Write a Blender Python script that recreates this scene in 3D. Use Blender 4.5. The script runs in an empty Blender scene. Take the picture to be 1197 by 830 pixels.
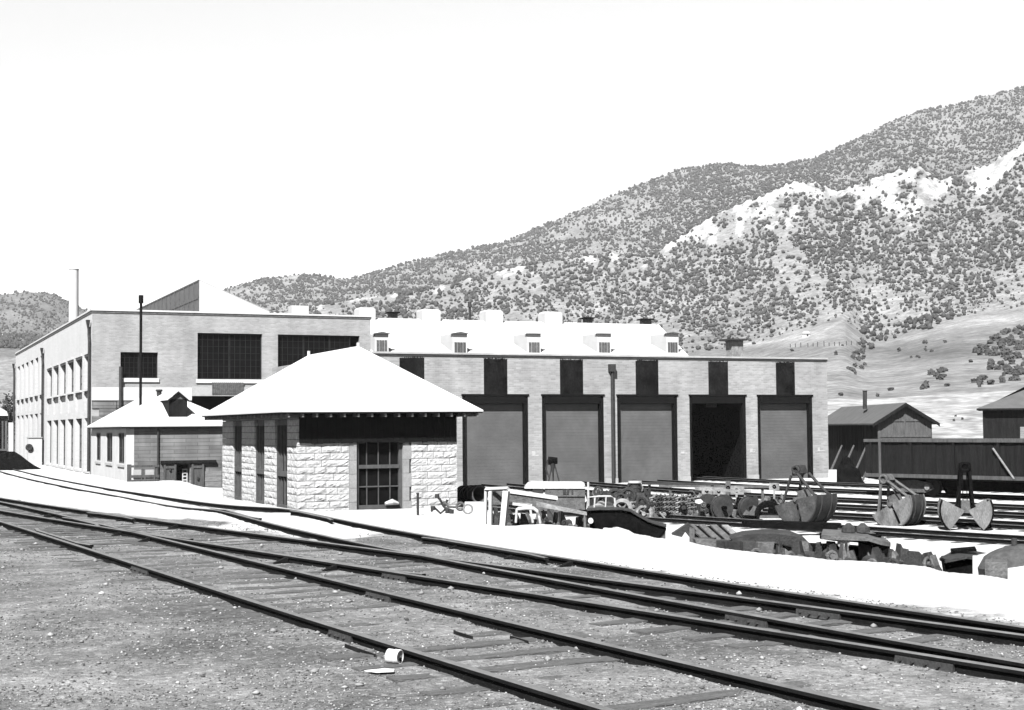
import bpy, math, random
import numpy as np
from mathutils import Vector, Matrix
random.seed(7); RNG = np.random.default_rng(7)
R_ = math.radians
SC = bpy.context.scene
COL = SC.collection

# ------------------------------------------------------------------ camera
F, CX, CY = 1696.0, 598.5, 415.0          # focal length and centre of the photograph, in its pixels
HEAD, PITCH, ROLL = R_(23.55), R_(2.85), R_(-0.45)
CAMP = np.array([0.0, 0.0, 1.9])
def rx(a): c, s = math.cos(a), math.sin(a); return np.array([[1, 0, 0], [0, c, -s], [0, s, c]])
def rz(a): c, s = math.cos(a), math.sin(a); return np.array([[c, -s, 0], [s, c, 0], [0, 0, 1]])
ROT = rz(-HEAD) @ rx(math.pi / 2 + PITCH) @ rz(ROLL)
cd = bpy.data.cameras.new('camera'); cam = bpy.data.objects.new('camera', cd); COL.objects.link(cam)
cd.sensor_width = 36; cd.lens = 36 * F / 1197; cd.clip_start = 0.1; cd.clip_end = 9000
mw = Matrix(ROT.tolist()).to_4x4(); mw.translation = Vector(CAMP.tolist()); cam.matrix_world = mw
SC.camera = cam

# ------------------------------------------------------------------ light
SUN_EL, SUN_AZ = R_(47), R_(180 + 39)      # azimuth clockwise from +y: behind the camera, to its left
w = bpy.data.worlds.new('World'); SC.world = w; w.use_nodes = True
nt = w.node_tree; bg = nt.nodes['Background']
sky = nt.nodes.new('ShaderNodeTexSky'); sky.sky_type = 'NISHITA'; sky.sun_disc = False
sky.sun_elevation = SUN_EL; sky.sun_rotation = SUN_AZ; sky.dust_density = 1.0; sky.air_density = 1.0
# blue-sensitive black and white film: the sky counts by its blue light; hazy and brighter low down
bw = nt.nodes.new('ShaderNodeSeparateColor'); nt.links.new(sky.outputs[0], bw.inputs[0])
wtc = nt.nodes.new('ShaderNodeTexCoord'); wsp = nt.nodes.new('ShaderNodeSeparateXYZ'); nt.links.new(wtc.outputs['Generated'], wsp.inputs[0])
wmr = nt.nodes.new('ShaderNodeMapRange'); nt.links.new(wsp.outputs[2], wmr.inputs[0]); wmr.interpolation_type = 'SMOOTHSTEP'
for i, x in enumerate((.28, .42, 1.15, .12)): wmr.inputs[i + 1].default_value = x
wmu = nt.nodes.new('ShaderNodeMath'); wmu.operation = 'MULTIPLY'; nt.links.new(bw.outputs[2], wmu.inputs[0]); nt.links.new(wmr.outputs[0], wmu.inputs[1])
wm2 = nt.nodes.new('ShaderNodeMapRange'); nt.links.new(wsp.outputs[2], wm2.inputs[0]); wm2.interpolation_type = 'SMOOTHSTEP'
for i, x in enumerate((0., .14, 2.6, 1.0)): wm2.inputs[i + 1].default_value = x
wm3 = nt.nodes.new('ShaderNodeMath'); wm3.operation = 'MULTIPLY'; nt.links.new(wmu.outputs[0], wm3.inputs[0]); nt.links.new(wm2.outputs[0], wm3.inputs[1])
nt.links.new(wm3.outputs[0], bg.inputs[0])
bg.inputs[1].default_value = 0.055
sd = bpy.data.lights.new('sun', 'SUN'); so = bpy.data.objects.new('sun', sd); COL.objects.link(so)
sd.energy = 5.0; sd.angle = R_(0.5)
sv = Vector((math.sin(SUN_AZ) * math.cos(SUN_EL), math.cos(SUN_AZ) * math.cos(SUN_EL), math.sin(SUN_EL)))
so.rotation_euler = sv.to_track_quat('Z', 'Y').to_euler(); so.location = (0, 0, 60)
SC.view_settings.view_transform = 'Standard'; SC.view_settings.look = 'None'
SC.view_settings.exposure = 1.5; SC.view_settings.gamma = 1.0
HAZE = .000085
SC.cycles.volume_bounces = 0
SC.cycles.max_bounces = 5; SC.cycles.diffuse_bounces = 0

# ------------------------------------------------------------------ projection helpers
def ray(px, y):
    px = np.asarray(px, float); y = np.asarray(y, float)
    v = np.stack([(px - CX) / F, -(y - CY) / F, -np.ones_like(px * y)], -1)
    return v @ ROT.T
FW = np.array([math.sin(HEAD), math.cos(HEAD)])     # horizontal forward
RT = np.array([math.cos(HEAD), -math.sin(HEAD)])
def S(px, y, Z):
    """world point seen at (px, y) at the horizontal depth Z from the camera"""
    d = ray(px, y); f = d[..., 0] * FW[0] + d[..., 1] * FW[1]
    return CAMP + d * (np.asarray(Z, float) / f)[..., None]
def hz(px): return 504.25 - 0.00795 * px
def on(px, y, X=None, Y=None, Z=None):
    d = ray(px, y)
    t = (X - CAMP[0]) / d[0] if X is not None else (Y - CAMP[1]) / d[1] if Y is not None else (Z - CAMP[2]) / d[2]
    return CAMP + d * t
def colrow(x, y):
    """world xy -> (photo column at the horizon, depth Z)"""
    Z = x * FW[0] + y * FW[1]; L = x * RT[0] + y * RT[1]
    return CX + F * L / np.maximum(Z, 0.3), Z

# ------------------------------------------------------------------ noise
_LAT = RNG.random((256, 256))
def vnoise(u, v):
    u = np.asarray(u, float); v = np.asarray(v, float)
    i = np.floor(u).astype(int); j = np.floor(v).astype(int); a = u - i; b = v - j
    a = a * a * (3 - 2 * a); b = b * b * (3 - 2 * b)
    g = lambda p, q: _LAT[p % 256, q % 256]
    return (g(i, j) * (1 - a) + g(i + 1, j) * a) * (1 - b) + (g(i, j + 1) * (1 - a) + g(i + 1, j + 1) * a) * b
def fbm(u, v, o=4):
    s = 0; t = 0; k = 1.0
    for n in range(o):
        s = s + k * vnoise(u * 2 ** n + 17 * n, v * 2 ** n + 31 * n); t += k; k *= 0.55
    return s / t

# ------------------------------------------------------------------ terrain
FL = -1.3                                   # yard floor
E_T = np.array([(-3000, 60), (-400, 48), (0, 42), (100, 38), (200, 34), (300, 33), (345, 33), (400, 32.4), (450, 32), (520, 31.5), (570, 28.6), (590, 28.2), (632, 28.6), (684, 27.5),
                (715, 26.9), (746, 25.6), (765, 24.8), (790, 24.3), (824, 23.1), (854, 22.3), (879, 21.9), (930, 21.1), (975, 20.5), (1028, 20.2), (1050, 19.8), (1079, 19.5), (1104, 18.7), (1149, 18.2), (1197, 17.4), (1500, 14.5), (4000, 9)])
W_T = np.array([(-3000, 45), (200, 40), (300, 32), (345, 26), (450, 16), (560, 6), (700, 4), (4000, 4)])
def near_z(px, Z):
    e = np.interp(px, E_T[:, 0], E_T[:, 1]); wd = np.interp(px, W_T[:, 0], W_T[:, 1])
    t = np.clip((Z - e) / wd, 0, 1); t = np.where(wd > 10, t * (1.35 - 0.35 * t * t), t * t * (3 - 2 * t) * 0.5 + t * 0.5)
    return FL * t
def zt(x, y):
    px, Z = colrow(x, y)
    z = near_z(px, Z)
    dip = np.exp(-(((x - .222 * y) / 2.6) ** 4)) * np.exp(-(((y - 86.0) / 11.0) ** 4))
    z = z - 0.72 * dip
    return z + 0.04 * (fbm(x * .35 + 9, y * .35, 3) - .5) + 0.028 * (fbm(x * 2.3, y * 2.3, 3) - .5)
def gnd(px, y, dz=0.0):
    """point of the near ground seen at (px, y), dz above it"""
    d = ray(px, y); f = d[0] * FW[0] + d[1] * FW[1]
    Z = 3.0; step = .25
    while Z < 260:
        p = CAMP + d * (Z / f)
        if p[2] < zt(p[0], p[1]) + dz: break
        Z += step
    lo, hi = Z - step, Z
    for _ in range(20):
        m = (lo + hi) / 2; p = CAMP + d * (m / f)
        if p[2] < zt(p[0], p[1]) + dz: hi = m
        else: lo = m
    return CAMP + d * (hi / f)
# far terrain: rows of (depth, height above the horizon in photo pixels) per column
R0_T = np.array([(-3000, 230), (500, 230), (640, 165), (900, 135), (960, 108), (4000, 104)])
YA_T = np.array([(-3000, 500), (0, 498), (300, 496), (800, 492), (950, 484), (1060, 478), (1197, 474), (3000, 470)])
YF_T = np.array([(-3000, 430), (-300, 415), (0, 408), (120, 412), (300, 430), (700, 425), (870, 404), (930, 386), (985, 371), (1010, 392),
                 (1045, 390), (1075, 380), (1110, 371), (1160, 363), (1197, 357), (1300, 345), (3000, 260)])
YN_T = np.array([(-3000, 390), (0, 392), (100, 396), (250, 392), (300, 372), (400, 352), (500, 338), (640, 306), (700, 298), (760, 300), (790, 281), (840, 250),
                 (880, 234), (930, 213), (960, 216), (972, 226), (1000, 217), (1050, 200), (1075, 196), (1100, 213), (1130, 200), (1160, 192), (1190, 170), (1240, 160), (1500, 90), (3000, -60)])
YS_T = np.array([(-3000, 330), (-300, 350), (0, 345), (30, 340.5), (60, 343), (85, 356), (100, 362), (115, 369), (200, 368), (250, 345), (275, 333), (310, 326), (350, 321),
                 (375, 322), (405, 327), (440, 318), (500, 301), (545, 292), (590, 283), (640, 262), (690, 240), (745, 217), (800, 197), (850, 191), (870, 195),
                 (905, 194), (950, 186), (1000, 164), (1040, 143), (1080, 129), (1120, 123), (1150, 113), (1197, 102), (1300, 80), (1600, 60), (3000, 40)])
def ip(T, px): return np.interp(px, T[:, 0], T[:, 1])
def ysm(T, px, k=9):
    return sum(ip(T, px + d) for d in (-k, -k / 2, 0, k / 2, k)) / 5
def far_y(px, Z):
    px = np.asarray(px, float); Z = np.asarray(Z, float)
    r0 = ip(R0_T, px)
    ynear = hz(px) + F * 3.2 / r0
    ya, yf, yn, ys = ysm(YA_T, px), ysm(YF_T, px, 6), ysm(YN_T, px, 5), ysm(YS_T, px, 6)
    lz = np.log(Z)
    nodes = [(np.log(r0), ynear), (np.log(r0 * 1.45), ya), (np.log(r0 * 0 + 560.), yf), (np.log(r0 * 0 + 1000.), yn),
             (np.log(r0 * 0 + 1130.), yn + 7), (np.log(r0 * 0 + 1260.), yn + 1), (np.log(r0 * 0 + 2000.), ys), (np.log(r0 * 0 + 2400.), ys + 30)]
    out = np.where(lz <= nodes[0][0], ynear, 0.0) + 0 * px
    for (a, ya_), (b, yb_) in zip(nodes[:-1], nodes[1:]):
        t = np.clip((lz - a) / (b - a), 0, 1)
        out = np.where((lz > a) & (lz <= b), ya_ + (yb_ - ya_) * t, out)
    out = np.where(lz > nodes[-1][0], ys + 30, out)
    g = np.clip((Z - 300) / 400, 0, 1)
    n = fbm(px / 46 + Z / 210, Z / 260 + 4, 4) - .5
    n2 = fbm(px / 13 + Z / 90, Z / 70, 3) - .5
    amp = 9.0 * g
    top = np.clip(np.abs(lz - math.log(2000)) / .12, 0.12, 1) * np.clip(np.abs(lz - math.log(1000)) / .14, 0.3, 1)
    out = out + (amp * n + 3.2 * g * n2) * top
    cl = cliff(px, Z)
    out = out - cl * (fbm(px / 4, Z / 14, 4) - .4) * 11
    return out
def cliff(px, Z):
    """1 on the bare rock band under the near crest"""
    t = np.log(Z / 1000.0) / math.log(1000 / 560.)          # 0 at the crest, -1 at the foot
    wob = fbm(px / 16 + 3, px * 0 + Z / 45, 4) - .5
    a = np.interp(px, [735, 770, 830, 900, 935, 955, 972, 1000, 1060, 1095, 1110, 1150, 1195, 1400], [0, .07, .11, .14, .17, .12, .04, .13, .21, .17, .10, .16, .19, .2])
    return np.clip((t + a + .6 * wob) / .05, 0, 1) * (t < .01)
def far_S(px, Z): return S(px, far_y(px, Z), Z)
def far_Z(px, y):
    """first depth whose terrain row is at or above y"""
    zs = np.exp(np.linspace(math.log(112), math.log(2100), 700)); ys = far_y(np.full_like(zs, px), zs)
    k = np.nonzero((ys <= y) & (zs > ip(R0_T, px)))[0]
    return zs[k[0]] if len(k) else None

# ------------------------------------------------------------------ materials (black and white place: greys only)
KA = .66
def M(name, v, var=.25, scale=1.5, rough=.85, bump=.0, bscale=20., metal=0., fine=.0, spec=.3, stretch=None, detail=5, attr=None):
    if name not in ('gravel_stone',): v = v * KA
    m = bpy.data.materials.new(name); m.use_nodes = True; n = m.node_tree; L = n.links
    bs = n.nodes['Principled BSDF']; bs.inputs['Roughness'].default_value = rough; bs.inputs['Metallic'].default_value = metal
    bs.inputs['Specular IOR Level'].default_value = spec
    tc = n.nodes.new('ShaderNodeTexCoord'); mp = n.nodes.new('ShaderNodeMapping'); L.new(tc.outputs['Object'], mp.inputs[0])
    if stretch: mp.inputs['Scale'].default_value = stretch
    no = n.nodes.new('ShaderNodeTexNoise'); no.inputs['Scale'].default_value = scale; no.inputs['Detail'].default_value = detail
    no.inputs['Roughness'].default_value = .65; L.new(mp.outputs[0], no.inputs[0])
    r = n.nodes.new('ShaderNodeMapRange'); r.inputs[1].default_value = .3; r.inputs[2].default_value = .7
    r.inputs[3].default_value = v * (1 - var); r.inputs[4].default_value = v * (1 + var); L.new(no.outputs[0], r.inputs[0])
    out = r.outputs[0]
    if fine:
        n2 = n.nodes.new('ShaderNodeTexNoise'); n2.inputs['Scale'].default_value = bscale; n2.inputs['Detail'].default_value = 4; L.new(mp.outputs[0], n2.inputs[0])
        r2 = n.nodes.new('ShaderNodeMapRange'); r2.inputs[1].default_value = .3; r2.inputs[2].default_value = .7; r2.inputs[3].default_value = 1 - fine; r2.inputs[4].default_value = 1 + fine
        L.new(n2.outputs[0], r2.inputs[0]); mu = n.nodes.new('ShaderNodeMath'); mu.operation = 'MULTIPLY'; L.new(out, mu.inputs[0]); L.new(r2.outputs[0], mu.inputs[1]); out = mu.outputs[0]
    if attr:
        at = n.nodes.new('ShaderNodeAttribute'); at.attribute_name = attr
        mu = n.nodes.new('ShaderNodeMath'); mu.operation = 'MULTIPLY'; L.new(out, mu.inputs[0]); L.new(at.outputs['Fac'], mu.inputs[1]); out = mu.outputs[0]
    L.new(out, bs.inputs['Base Color'])
    if bump:
        nb = n.nodes.new('ShaderNodeTexNoise'); nb.inputs['Scale'].default_value = bscale; nb.inputs['Detail'].default_value = 5; L.new(mp.outputs[0], nb.inputs[0])
        b = n.nodes.new('ShaderNodeBump'); b.inputs['Strength'].default_value = bump; b.inputs['Distance'].default_value = .05
        L.new(nb.outputs[0], b.inputs['Height']); L.new(b.outputs[0], bs.inputs['Normal'])
    return m
def brick(name, v, mortar, bw_=.42, bh=.14, var=.25, mort=.02, stain=.25):
    v *= KA; mortar *= KA
    m = bpy.data.materials.new(name); m.use_nodes = True; n = m.node_tree; L = n.links
    bs = n.nodes['Principled BSDF']; bs.inputs['Roughness'].default_value = .9; bs.inputs['Specular IOR Level'].default_value = .2
    tc = n.nodes.new('ShaderNodeTexCoord'); sp = n.nodes.new('ShaderNodeSeparateXYZ'); L.new(tc.outputs['Object'], sp.inputs[0])
    ad = n.nodes.new('ShaderNodeMath'); L.new(sp.outputs[0], ad.inputs[0]); L.new(sp.outputs[1], ad.inputs[1])
    cb = n.nodes.new('ShaderNodeCombineXYZ'); L.new(ad.outputs[0], cb.inputs[0]); L.new(sp.outputs[2], cb.inputs[1])
    bt = n.nodes.new('ShaderNodeTexBrick'); L.new(cb.outputs[0], bt.inputs[0])
    bt.inputs['Scale'].default_value = 1; bt.inputs['Brick Width'].default_value = bw_; bt.inputs['Row Height'].default_value = bh
    bt.inputs['Mortar Size'].default_value = mort; bt.inputs['Mortar Smooth'].default_value = .4
    for k, x in (('Color1', v * (1 - var)), ('Color2', v * (1 + var)), ('Mortar', mortar)): bt.inputs[k].default_value = (x, x, x, 1)
    mx = bt.outputs[0]
    for sc, st, am in ((.35, (1, 1, 1), stain), (1.1, (1, .25, 1), stain * .8), (2.2, (.18, 1.6, 1), stain * .6)):
        mp = n.nodes.new('ShaderNodeMapping'); mp.inputs['Scale'].default_value = st; L.new(cb.outputs[0], mp.inputs[0])
        no = n.nodes.new('ShaderNodeTexNoise'); no.inputs['Scale'].default_value = sc; no.inputs['Detail'].default_value = 6; L.new(mp.outputs[0], no.inputs[0])
        r = n.nodes.new('ShaderNodeMapRange'); r.inputs[1].default_value = .3; r.inputs[2].default_value = .7; r.inputs[3].default_value = 1 - am; r.inputs[4].default_value = 1 + am
        L.new(no.outputs[0], r.inputs[0]); mu = n.nodes.new('ShaderNodeMath'); mu.operation = 'MULTIPLY'; L.new(mx, mu.inputs[0]); L.new(r.outputs[0], mu.inputs[1]); mx = mu.outputs[0]
    L.new(mx, bs.inputs['Base Color'])
    b = n.nodes.new('ShaderNodeBump'); b.inputs['Strength'].default_value = .5; b.inputs['Distance'].default_value = .02; b.invert = True
    L.new(bt.outputs['Fac'], b.inputs['Height']); L.new(b.outputs[0], bs.inputs['Normal'])
    return m
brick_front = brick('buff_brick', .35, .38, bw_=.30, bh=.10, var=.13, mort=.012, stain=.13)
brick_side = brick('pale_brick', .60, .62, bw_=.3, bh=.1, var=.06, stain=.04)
brick_gar = brick('garage_brick', .34, .38, bw_=.30, bh=.10, var=.15, mort=.012, stain=.15)
brick_dark = brick('grey_stone_courses', .19, .12, bw_=1.5, bh=.24, var=.16, stain=.28)
stone = M('rock_faced_stone', .52, .22, 3, .95, .6, 9, fine=.18)
stone_smooth = M('dressed_stone', .30, .2, 2, .9, .3, 25, fine=.1)
mortar = M('mortar', .10, .3, 4, .95)
concrete = M('concrete', .42, .18, 1.2, .9, .25, 18, fine=.08)
pale_conc = M('pale_concrete', .60, .10, 1.0, .9, .15, 18, fine=.05)
roof_white = M('pale_sheet_roof', .62, .07, .8, .7, .1, 8)
white_trim = M('white_painted_wood', .6, .12, 2, .7)
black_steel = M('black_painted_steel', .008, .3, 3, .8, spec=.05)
dark_iron = M('rusty_dark_iron', .032, .5, 5, .8, .4, 30, metal=.0, fine=.3)
mid_iron = M('weathered_grey_iron', .105, .45, 5, .75, .4, 25, fine=.25)
light_iron = M('scraped_pale_iron', .24, .45, 4, .7, .3, 22, fine=.25)
bucket_iron = M('bucket_iron', .06, .5, 3, .8, .4, 18, fine=.25)
worn_iron = M('worn_bucket_iron', .17, .5, 2.2, .75, .4, 16, fine=.25, stretch=(2, 2, .7))
pale_iron = M('pale_painted_steel', .5, .2, 5, .65)
soot = M('soot_stain', .012, .85, .8, .95, spec=.03, stretch=(1.6, 1.6, 1), fine=.4, bscale=7)
door_grey = M('grey_door_paint', .108, .2, .6, .75, fine=.06, bscale=5)
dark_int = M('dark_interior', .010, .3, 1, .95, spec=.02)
glass_dark = M('dark_dusty_glass', .006, .5, 1.2, .5, spec=.03)
glass_dusty = M('pale_dusty_glass', .30, .25, .9, .6, fine=.1, bscale=4)
window_iron = M('window_iron', .022, .3, 2, .8, spec=.05)
window_wood = M('weathered_sash_wood', .075, .3, 4, .85)
wood_dark = M('tarred_boards', .014, .5, 1.6, .92, .4, 14, stretch=(4, 4, .5), fine=.3, spec=.1)
wood_mid = M('weathered_boards', .085, .4, 2, .9, .4, 16, stretch=(5, 5, .6), fine=.25)
wood_grey = M('grey_planks', .22, .3, 2, .9, .3, 16, stretch=(1, 1, 5), fine=.2)
roof_grey = M('grey_felt_roof', .105, .2, 1.2, .85, .2, 10)
tie_wood = M('old_sleeper_wood', .12, .4, 3, .95, .6, 25, stretch=(1, 6, 6), fine=.35)
rail_web = M('rusted_rail_steel', .012, .4, 3, .95, .2, 40, fine=.2, spec=.05)
rail_head = M('worn_rail_head', .15, .3, 4, .5, metal=.0)
bar_steel = M('joint_bar_steel', .038, .3, 6, .7, .3, 30, fine=.2)
brush = M('juniper_foliage', .062, .35, .8, .95, attr='shade')
white_paper = M('white_paper', .75, .08, 20, .8)
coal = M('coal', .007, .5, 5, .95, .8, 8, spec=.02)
lattice = M('wired_skylight_glass', .10, .25, 1.5, .6, fine=.15, bscale=4)

def ground_mat():
    m = bpy.data.materials.new('yard_ground'); m.use_nodes = True; n = m.node_tree; L = n.links; N = n.nodes.new
    bs = n.nodes['Principled BSDF']; bs.inputs['Roughness'].default_value = .97; bs.inputs['Specular IOR Level'].default_value = .1
    tc = N('ShaderNodeTexCoord')
    def noise(sc, det=6, st=(1, 1, 1), ro=.6):
        mp = N('ShaderNodeMapping'); mp.inputs['Scale'].default_value = st; L.new(tc.outputs['Object'], mp.inputs[0])
        no = N('ShaderNodeTexNoise'); no.inputs['Scale'].default_value = sc; no.inputs['Detail'].default_value = det; no.inputs['Roughness'].default_value = ro; L.new(mp.outputs[0], no.inputs[0]); return no.outputs[0]
    def mr(s, a, b, c, d):
        r = N('ShaderNodeMapRange'); L.new(s, r.inputs[0])
        for i, x in enumerate((a, b, c, d)): r.inputs[i + 1].default_value = x
        return r.outputs[0]
    def mth(op, a, b):
        x = N('ShaderNodeMath'); x.operation = op
        for i, q in enumerate((a, b)):
            if isinstance(q, (int, float)): x.inputs[i].default_value = q
            else: L.new(q, x.inputs[i])
        return x.outputs[0]
    cinder = mth('MULTIPLY', mth('MULTIPLY', mr(noise(.5, 5), .35, .68, .108, .29), mr(noise(3, 5), .3, .7, .72, 1.3)),
                 mth('MULTIPLY', mr(noise(14, 4, ro=.7), .3, .7, .62, 1.45), mr(noise(60, 3), .3, .7, .72, 1.35)))
    vo = N('ShaderNodeTexVoronoi'); vo.inputs['Scale'].default_value = 26; L.new(tc.outputs['Object'], vo.inputs[0])
    sp = N('ShaderNodeSeparateColor'); L.new(vo.outputs['Color'], sp.inputs[0])
    peb = mr(sp.outputs[0], .90, .97, 0, 1)
    cinder = mth('ADD', cinder, mth('MULTIPLY', peb, .16))
    dirt = mth('MULTIPLY', mr(noise(.7, 6), .3, .7, .60, .74), mr(noise(9, 5), .3, .7, .93, 1.06))
    a = N('ShaderNodeAttribute'); a.attribute_name = 'pale'
    e = mth('ADD', a.outputs['Fac'], mth('MULTIPLY', mth('SUBTRACT', noise(1.6, 6, ro=.7), .5), 1.1))
    msk = mr(e, .42, .62, 0, 1)
    mx = N('ShaderNodeMix'); mx.data_type = 'FLOAT'; L.new(msk, mx.inputs[0]); L.new(cinder, mx.inputs[2]); L.new(dirt, mx.inputs[3])
    L.new(mth('MULTIPLY', mx.outputs[0], KA * 1.0), bs.inputs['Base Color'])
    h = mth('ADD', mth('MULTIPLY', noise(14, 5, ro=.7), .7), mth('MULTIPLY', noise(50, 3), .5))
    b = N('ShaderNodeBump'); b.inputs['Strength'].default_value = .9; b.inputs['Distance'].default_value = .05; L.new(h, b.inputs['Height']); L.new(b.outputs[0], bs.inputs['Normal'])
    return m
def hill_mat():
    m = bpy.data.materials.new('dry_hillside'); m.use_nodes = True; n = m.node_tree; L = n.links; N = n.nodes.new
    bs = n.nodes['Principled BSDF']; bs.inputs['Roughness'].default_value = .97; bs.inputs['Specular IOR Level'].default_value = .1
    tc = N('ShaderNodeTexCoord'); at = N('ShaderNodeAttribute'); at.attribute_name = 'albedo'
    cur = at.outputs['Fac']
    for sc, am, st in ((.012, .16, (1, 1, 3)), (.06, .16, (1, 1, 3)), (.25, .34, (1, 1, 2)), (.9, .34, (1, 1, 1))):
        mp = N('ShaderNodeMapping'); mp.inputs['Scale'].default_value = st; L.new(tc.outputs['Object'], mp.inputs[0])
        no = N('ShaderNodeTexNoise'); no.inputs['Scale'].default_value = sc; no.inputs['Detail'].default_value = 5; L.new(mp.outputs[0], no.inputs[0])
        r = N('ShaderNodeMapRange'); r.inputs[1].default_value = .3; r.inputs[2].default_value = .7; r.inputs[3].default_value = 1 - am; r.inputs[4].default_value = 1 + am; L.new(no.outputs[0], r.inputs[0])
        mu = N('ShaderNodeMath'); mu.operation = 'MULTIPLY'; L.new(cur, mu.inputs[0]); L.new(r.outputs[0], mu.inputs[1]); cur = mu.outputs[0]
    mu = N('ShaderNodeMath'); mu.operation = 'MULTIPLY'; L.new(cur, mu.inputs[0]); mu.inputs[1].default_value = KA; L.new(mu.outputs[0], bs.inputs['Base Color'])
    return m

# ------------------------------------------------------------------ mesh building
INV = {}          # thing name -> inverse matrix of its root
def P3(p): return (float(p[0]), float(p[1]), float(p[2]))
class MB:
    def __init__(s): s.v = []; s.f = []; s.mi = []; s.cur = 0
    def add(s, vs, fs):
        o = len(s.v); s.v += [P3(p) for p in vs]; s.f += [tuple(i + o for i in f) for f in fs]; s.mi += [s.cur] * len(fs); return s
    def box(s, x0, x1, y0, y1, z0, z1):
        return s.add([(x, y, z) for z in (z0, z1) for y in (y0, y1) for x in (x0, x1)],
                     [(0, 2, 3, 1), (4, 5, 7, 6), (0, 1, 5, 4), (2, 6, 7, 3), (0, 4, 6, 2), (1, 3, 7, 5)])
    def quad(s, a, b, c, d): return s.add([a, b, c, d], [(0, 1, 2, 3)])
    def prism(s, pts, vec):
        """planar polygon pts (3D) extruded by vec"""
        n = len(pts); pts = [np.array(p, float) for p in pts]; vec = np.array(vec, float)
        return s.add(pts + [p + vec for p in pts], [tuple(range(n))[::-1], tuple(range(n, 2 * n))] + [(i, (i + 1) % n, n + (i + 1) % n, n + i) for i in range(n)])
    def tube(s, pts, r, n=8, caps=True):
        pts = [np.array(p, float) for p in pts]; rs = r if hasattr(r, '__len__') else [r] * len(pts)
        vs = []
        for i, p in enumerate(pts):
            d = (pts[min(i + 1, len(pts) - 1)] - pts[max(i - 1, 0)]); d /= np.linalg.norm(d) + 1e-9
            a = np.cross(d, (0, 0, 1)) if abs(d[2]) < .9 else np.cross(d, (0, 1, 0)); a /= np.linalg.norm(a); b = np.cross(d, a)
            vs += [p + rs[i] * (math.cos(t) * a + math.sin(t) * b) for t in np.arange(n) * 2 * math.pi / n]
        fs = [(i * n + j, i * n + (j + 1) % n, (i + 1) * n + (j + 1) % n, (i + 1) * n + j) for i in range(len(pts) - 1) for j in range(n)]
        if caps: fs += [tuple(range(n))[::-1], tuple(range((len(pts) - 1) * n, len(pts) * n))]
        return s.add(vs, fs)
    def ring(s, c, ax, R, r, n=16, m=6):
        c = np.array(c, float); ax = np.array(ax, float); ax /= np.linalg.norm(ax)
        a = np.cross(ax, (0, 0, 1)) if abs(ax[2]) < .9 else np.cross(ax, (0, 1, 0)); a /= np.linalg.norm(a); b = np.cross(ax, a); vs = []
        for i in range(n):
            t = 2 * math.pi * i / n; e = math.cos(t) * a + math.sin(t) * b
            for j in range(m):
                q = 2 * math.pi * j / m; vs.append(c + e * (R + r * math.cos(q)) + ax * r * math.sin(q))
        return s.add(vs, [(i * m + j, i * m + (j + 1) % m, ((i + 1) % n) * m + (j + 1) % m, ((i + 1) % n) * m + j) for i in range(n) for j in range(m)])
    def build(s, name, mat, parent=None, smooth=False, bevel=0.0):
        me = bpy.data.meshes.new(name); root = parent
        while root is not None and root.parent is not None: root = root.parent
        vs = s.v
        if root is not None and root.name in INV:
            I = INV[root.name]; A = np.array(vs); A = A @ I[:3, :3].T + I[:3, 3]; vs = A.tolist()
        me.from_pydata(vs, [], s.f); me.validate()
        for mm in (mat if isinstance(mat, (list, tuple)) else [mat]): me.materials.append(mm)
        if any(s.mi) and len(me.polygons) == len(s.mi): me.polygons.foreach_set('material_index', s.mi)
        if smooth: me.polygons.foreach_set('use_smooth', [True] * len(me.polygons))
        me.update()
        o = bpy.data.objects.new(name, me); COL.objects.link(o)
        if parent is not None: o.parent = parent
        if bevel:
            md = o.modifiers.new('bevel', 'BEVEL'); md.width = bevel; md.segments = 2; md.limit_method = 'ANGLE'
        return o
def thing(name, label, cat, loc, yaw=0.0, group=None):
    o = bpy.data.objects.new(name, None); COL.objects.link(o); o.empty_display_size = .3
    o.location = P3(loc); o.rotation_euler = (0, 0, yaw); o['kind'] = 'thing'; o['label'] = label; o['category'] = cat
    if group: o['group'] = group
    m = np.eye(4); m[:3, :3] = rz(yaw); m[:3, 3] = P3(loc); INV[o.name] = np.linalg.inv(m)
    return o
def tag(o, label, cat, group=None, kind=None):
    o['label'] = label
    if cat: o['category'] = cat
    if group: o['group'] = group
    o['kind'] = kind or 'thing'
    return o
def dup(o, parent=None):
    c = o.copy(); COL.objects.link(c)
    if parent is not None: c.parent = parent
    for ch in [q for q in o.children]: dup(ch, c)
    return c
def wall(mb, axis, at, n, u0, u1, z0, z1, ops, d):
    """wall face in plane x=at or y=at (outward normal sign n), with openings (ua,ub,za,zb) and reveals d deep"""
    us = sorted({u0, u1, *[o[0] for o in ops], *[o[1] for o in ops]}); zs = sorted({z0, z1, *[o[2] for o in ops], *[o[3] for o in ops]})
    us = [u for u in us if u0 <= u <= u1]; zs = [z for z in zs if z0 <= z <= z1]
    pt = (lambda u, z, q=0: (at - n * q, u, z)) if axis == 'x' else (lambda u, z, q=0: (u, at - n * q, z))
    for a, b in zip(us[:-1], us[1:]):
        for c, e in zip(zs[:-1], zs[1:]):
            mu, mz = (a + b) / 2, (c + e) / 2
            if any(o[0] < mu < o[1] and o[2] < mz < o[3] for o in ops): continue
            mb.quad(pt(a, c), pt(b, c), pt(b, e), pt(a, e))
    for (a, b, c, e) in ops:
        mb.quad(pt(a, c), pt(b, c), pt(b, c, d), pt(a, c, d)); mb.quad(pt(a, e), pt(b, e), pt(b, e, d), pt(a, e, d))
        mb.quad(pt(a, c), pt(a, e), pt(a, e, d), pt(a, c, d)); mb.quad(pt(b, c), pt(b, e), pt(b, e, d), pt(b, c, d))

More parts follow.
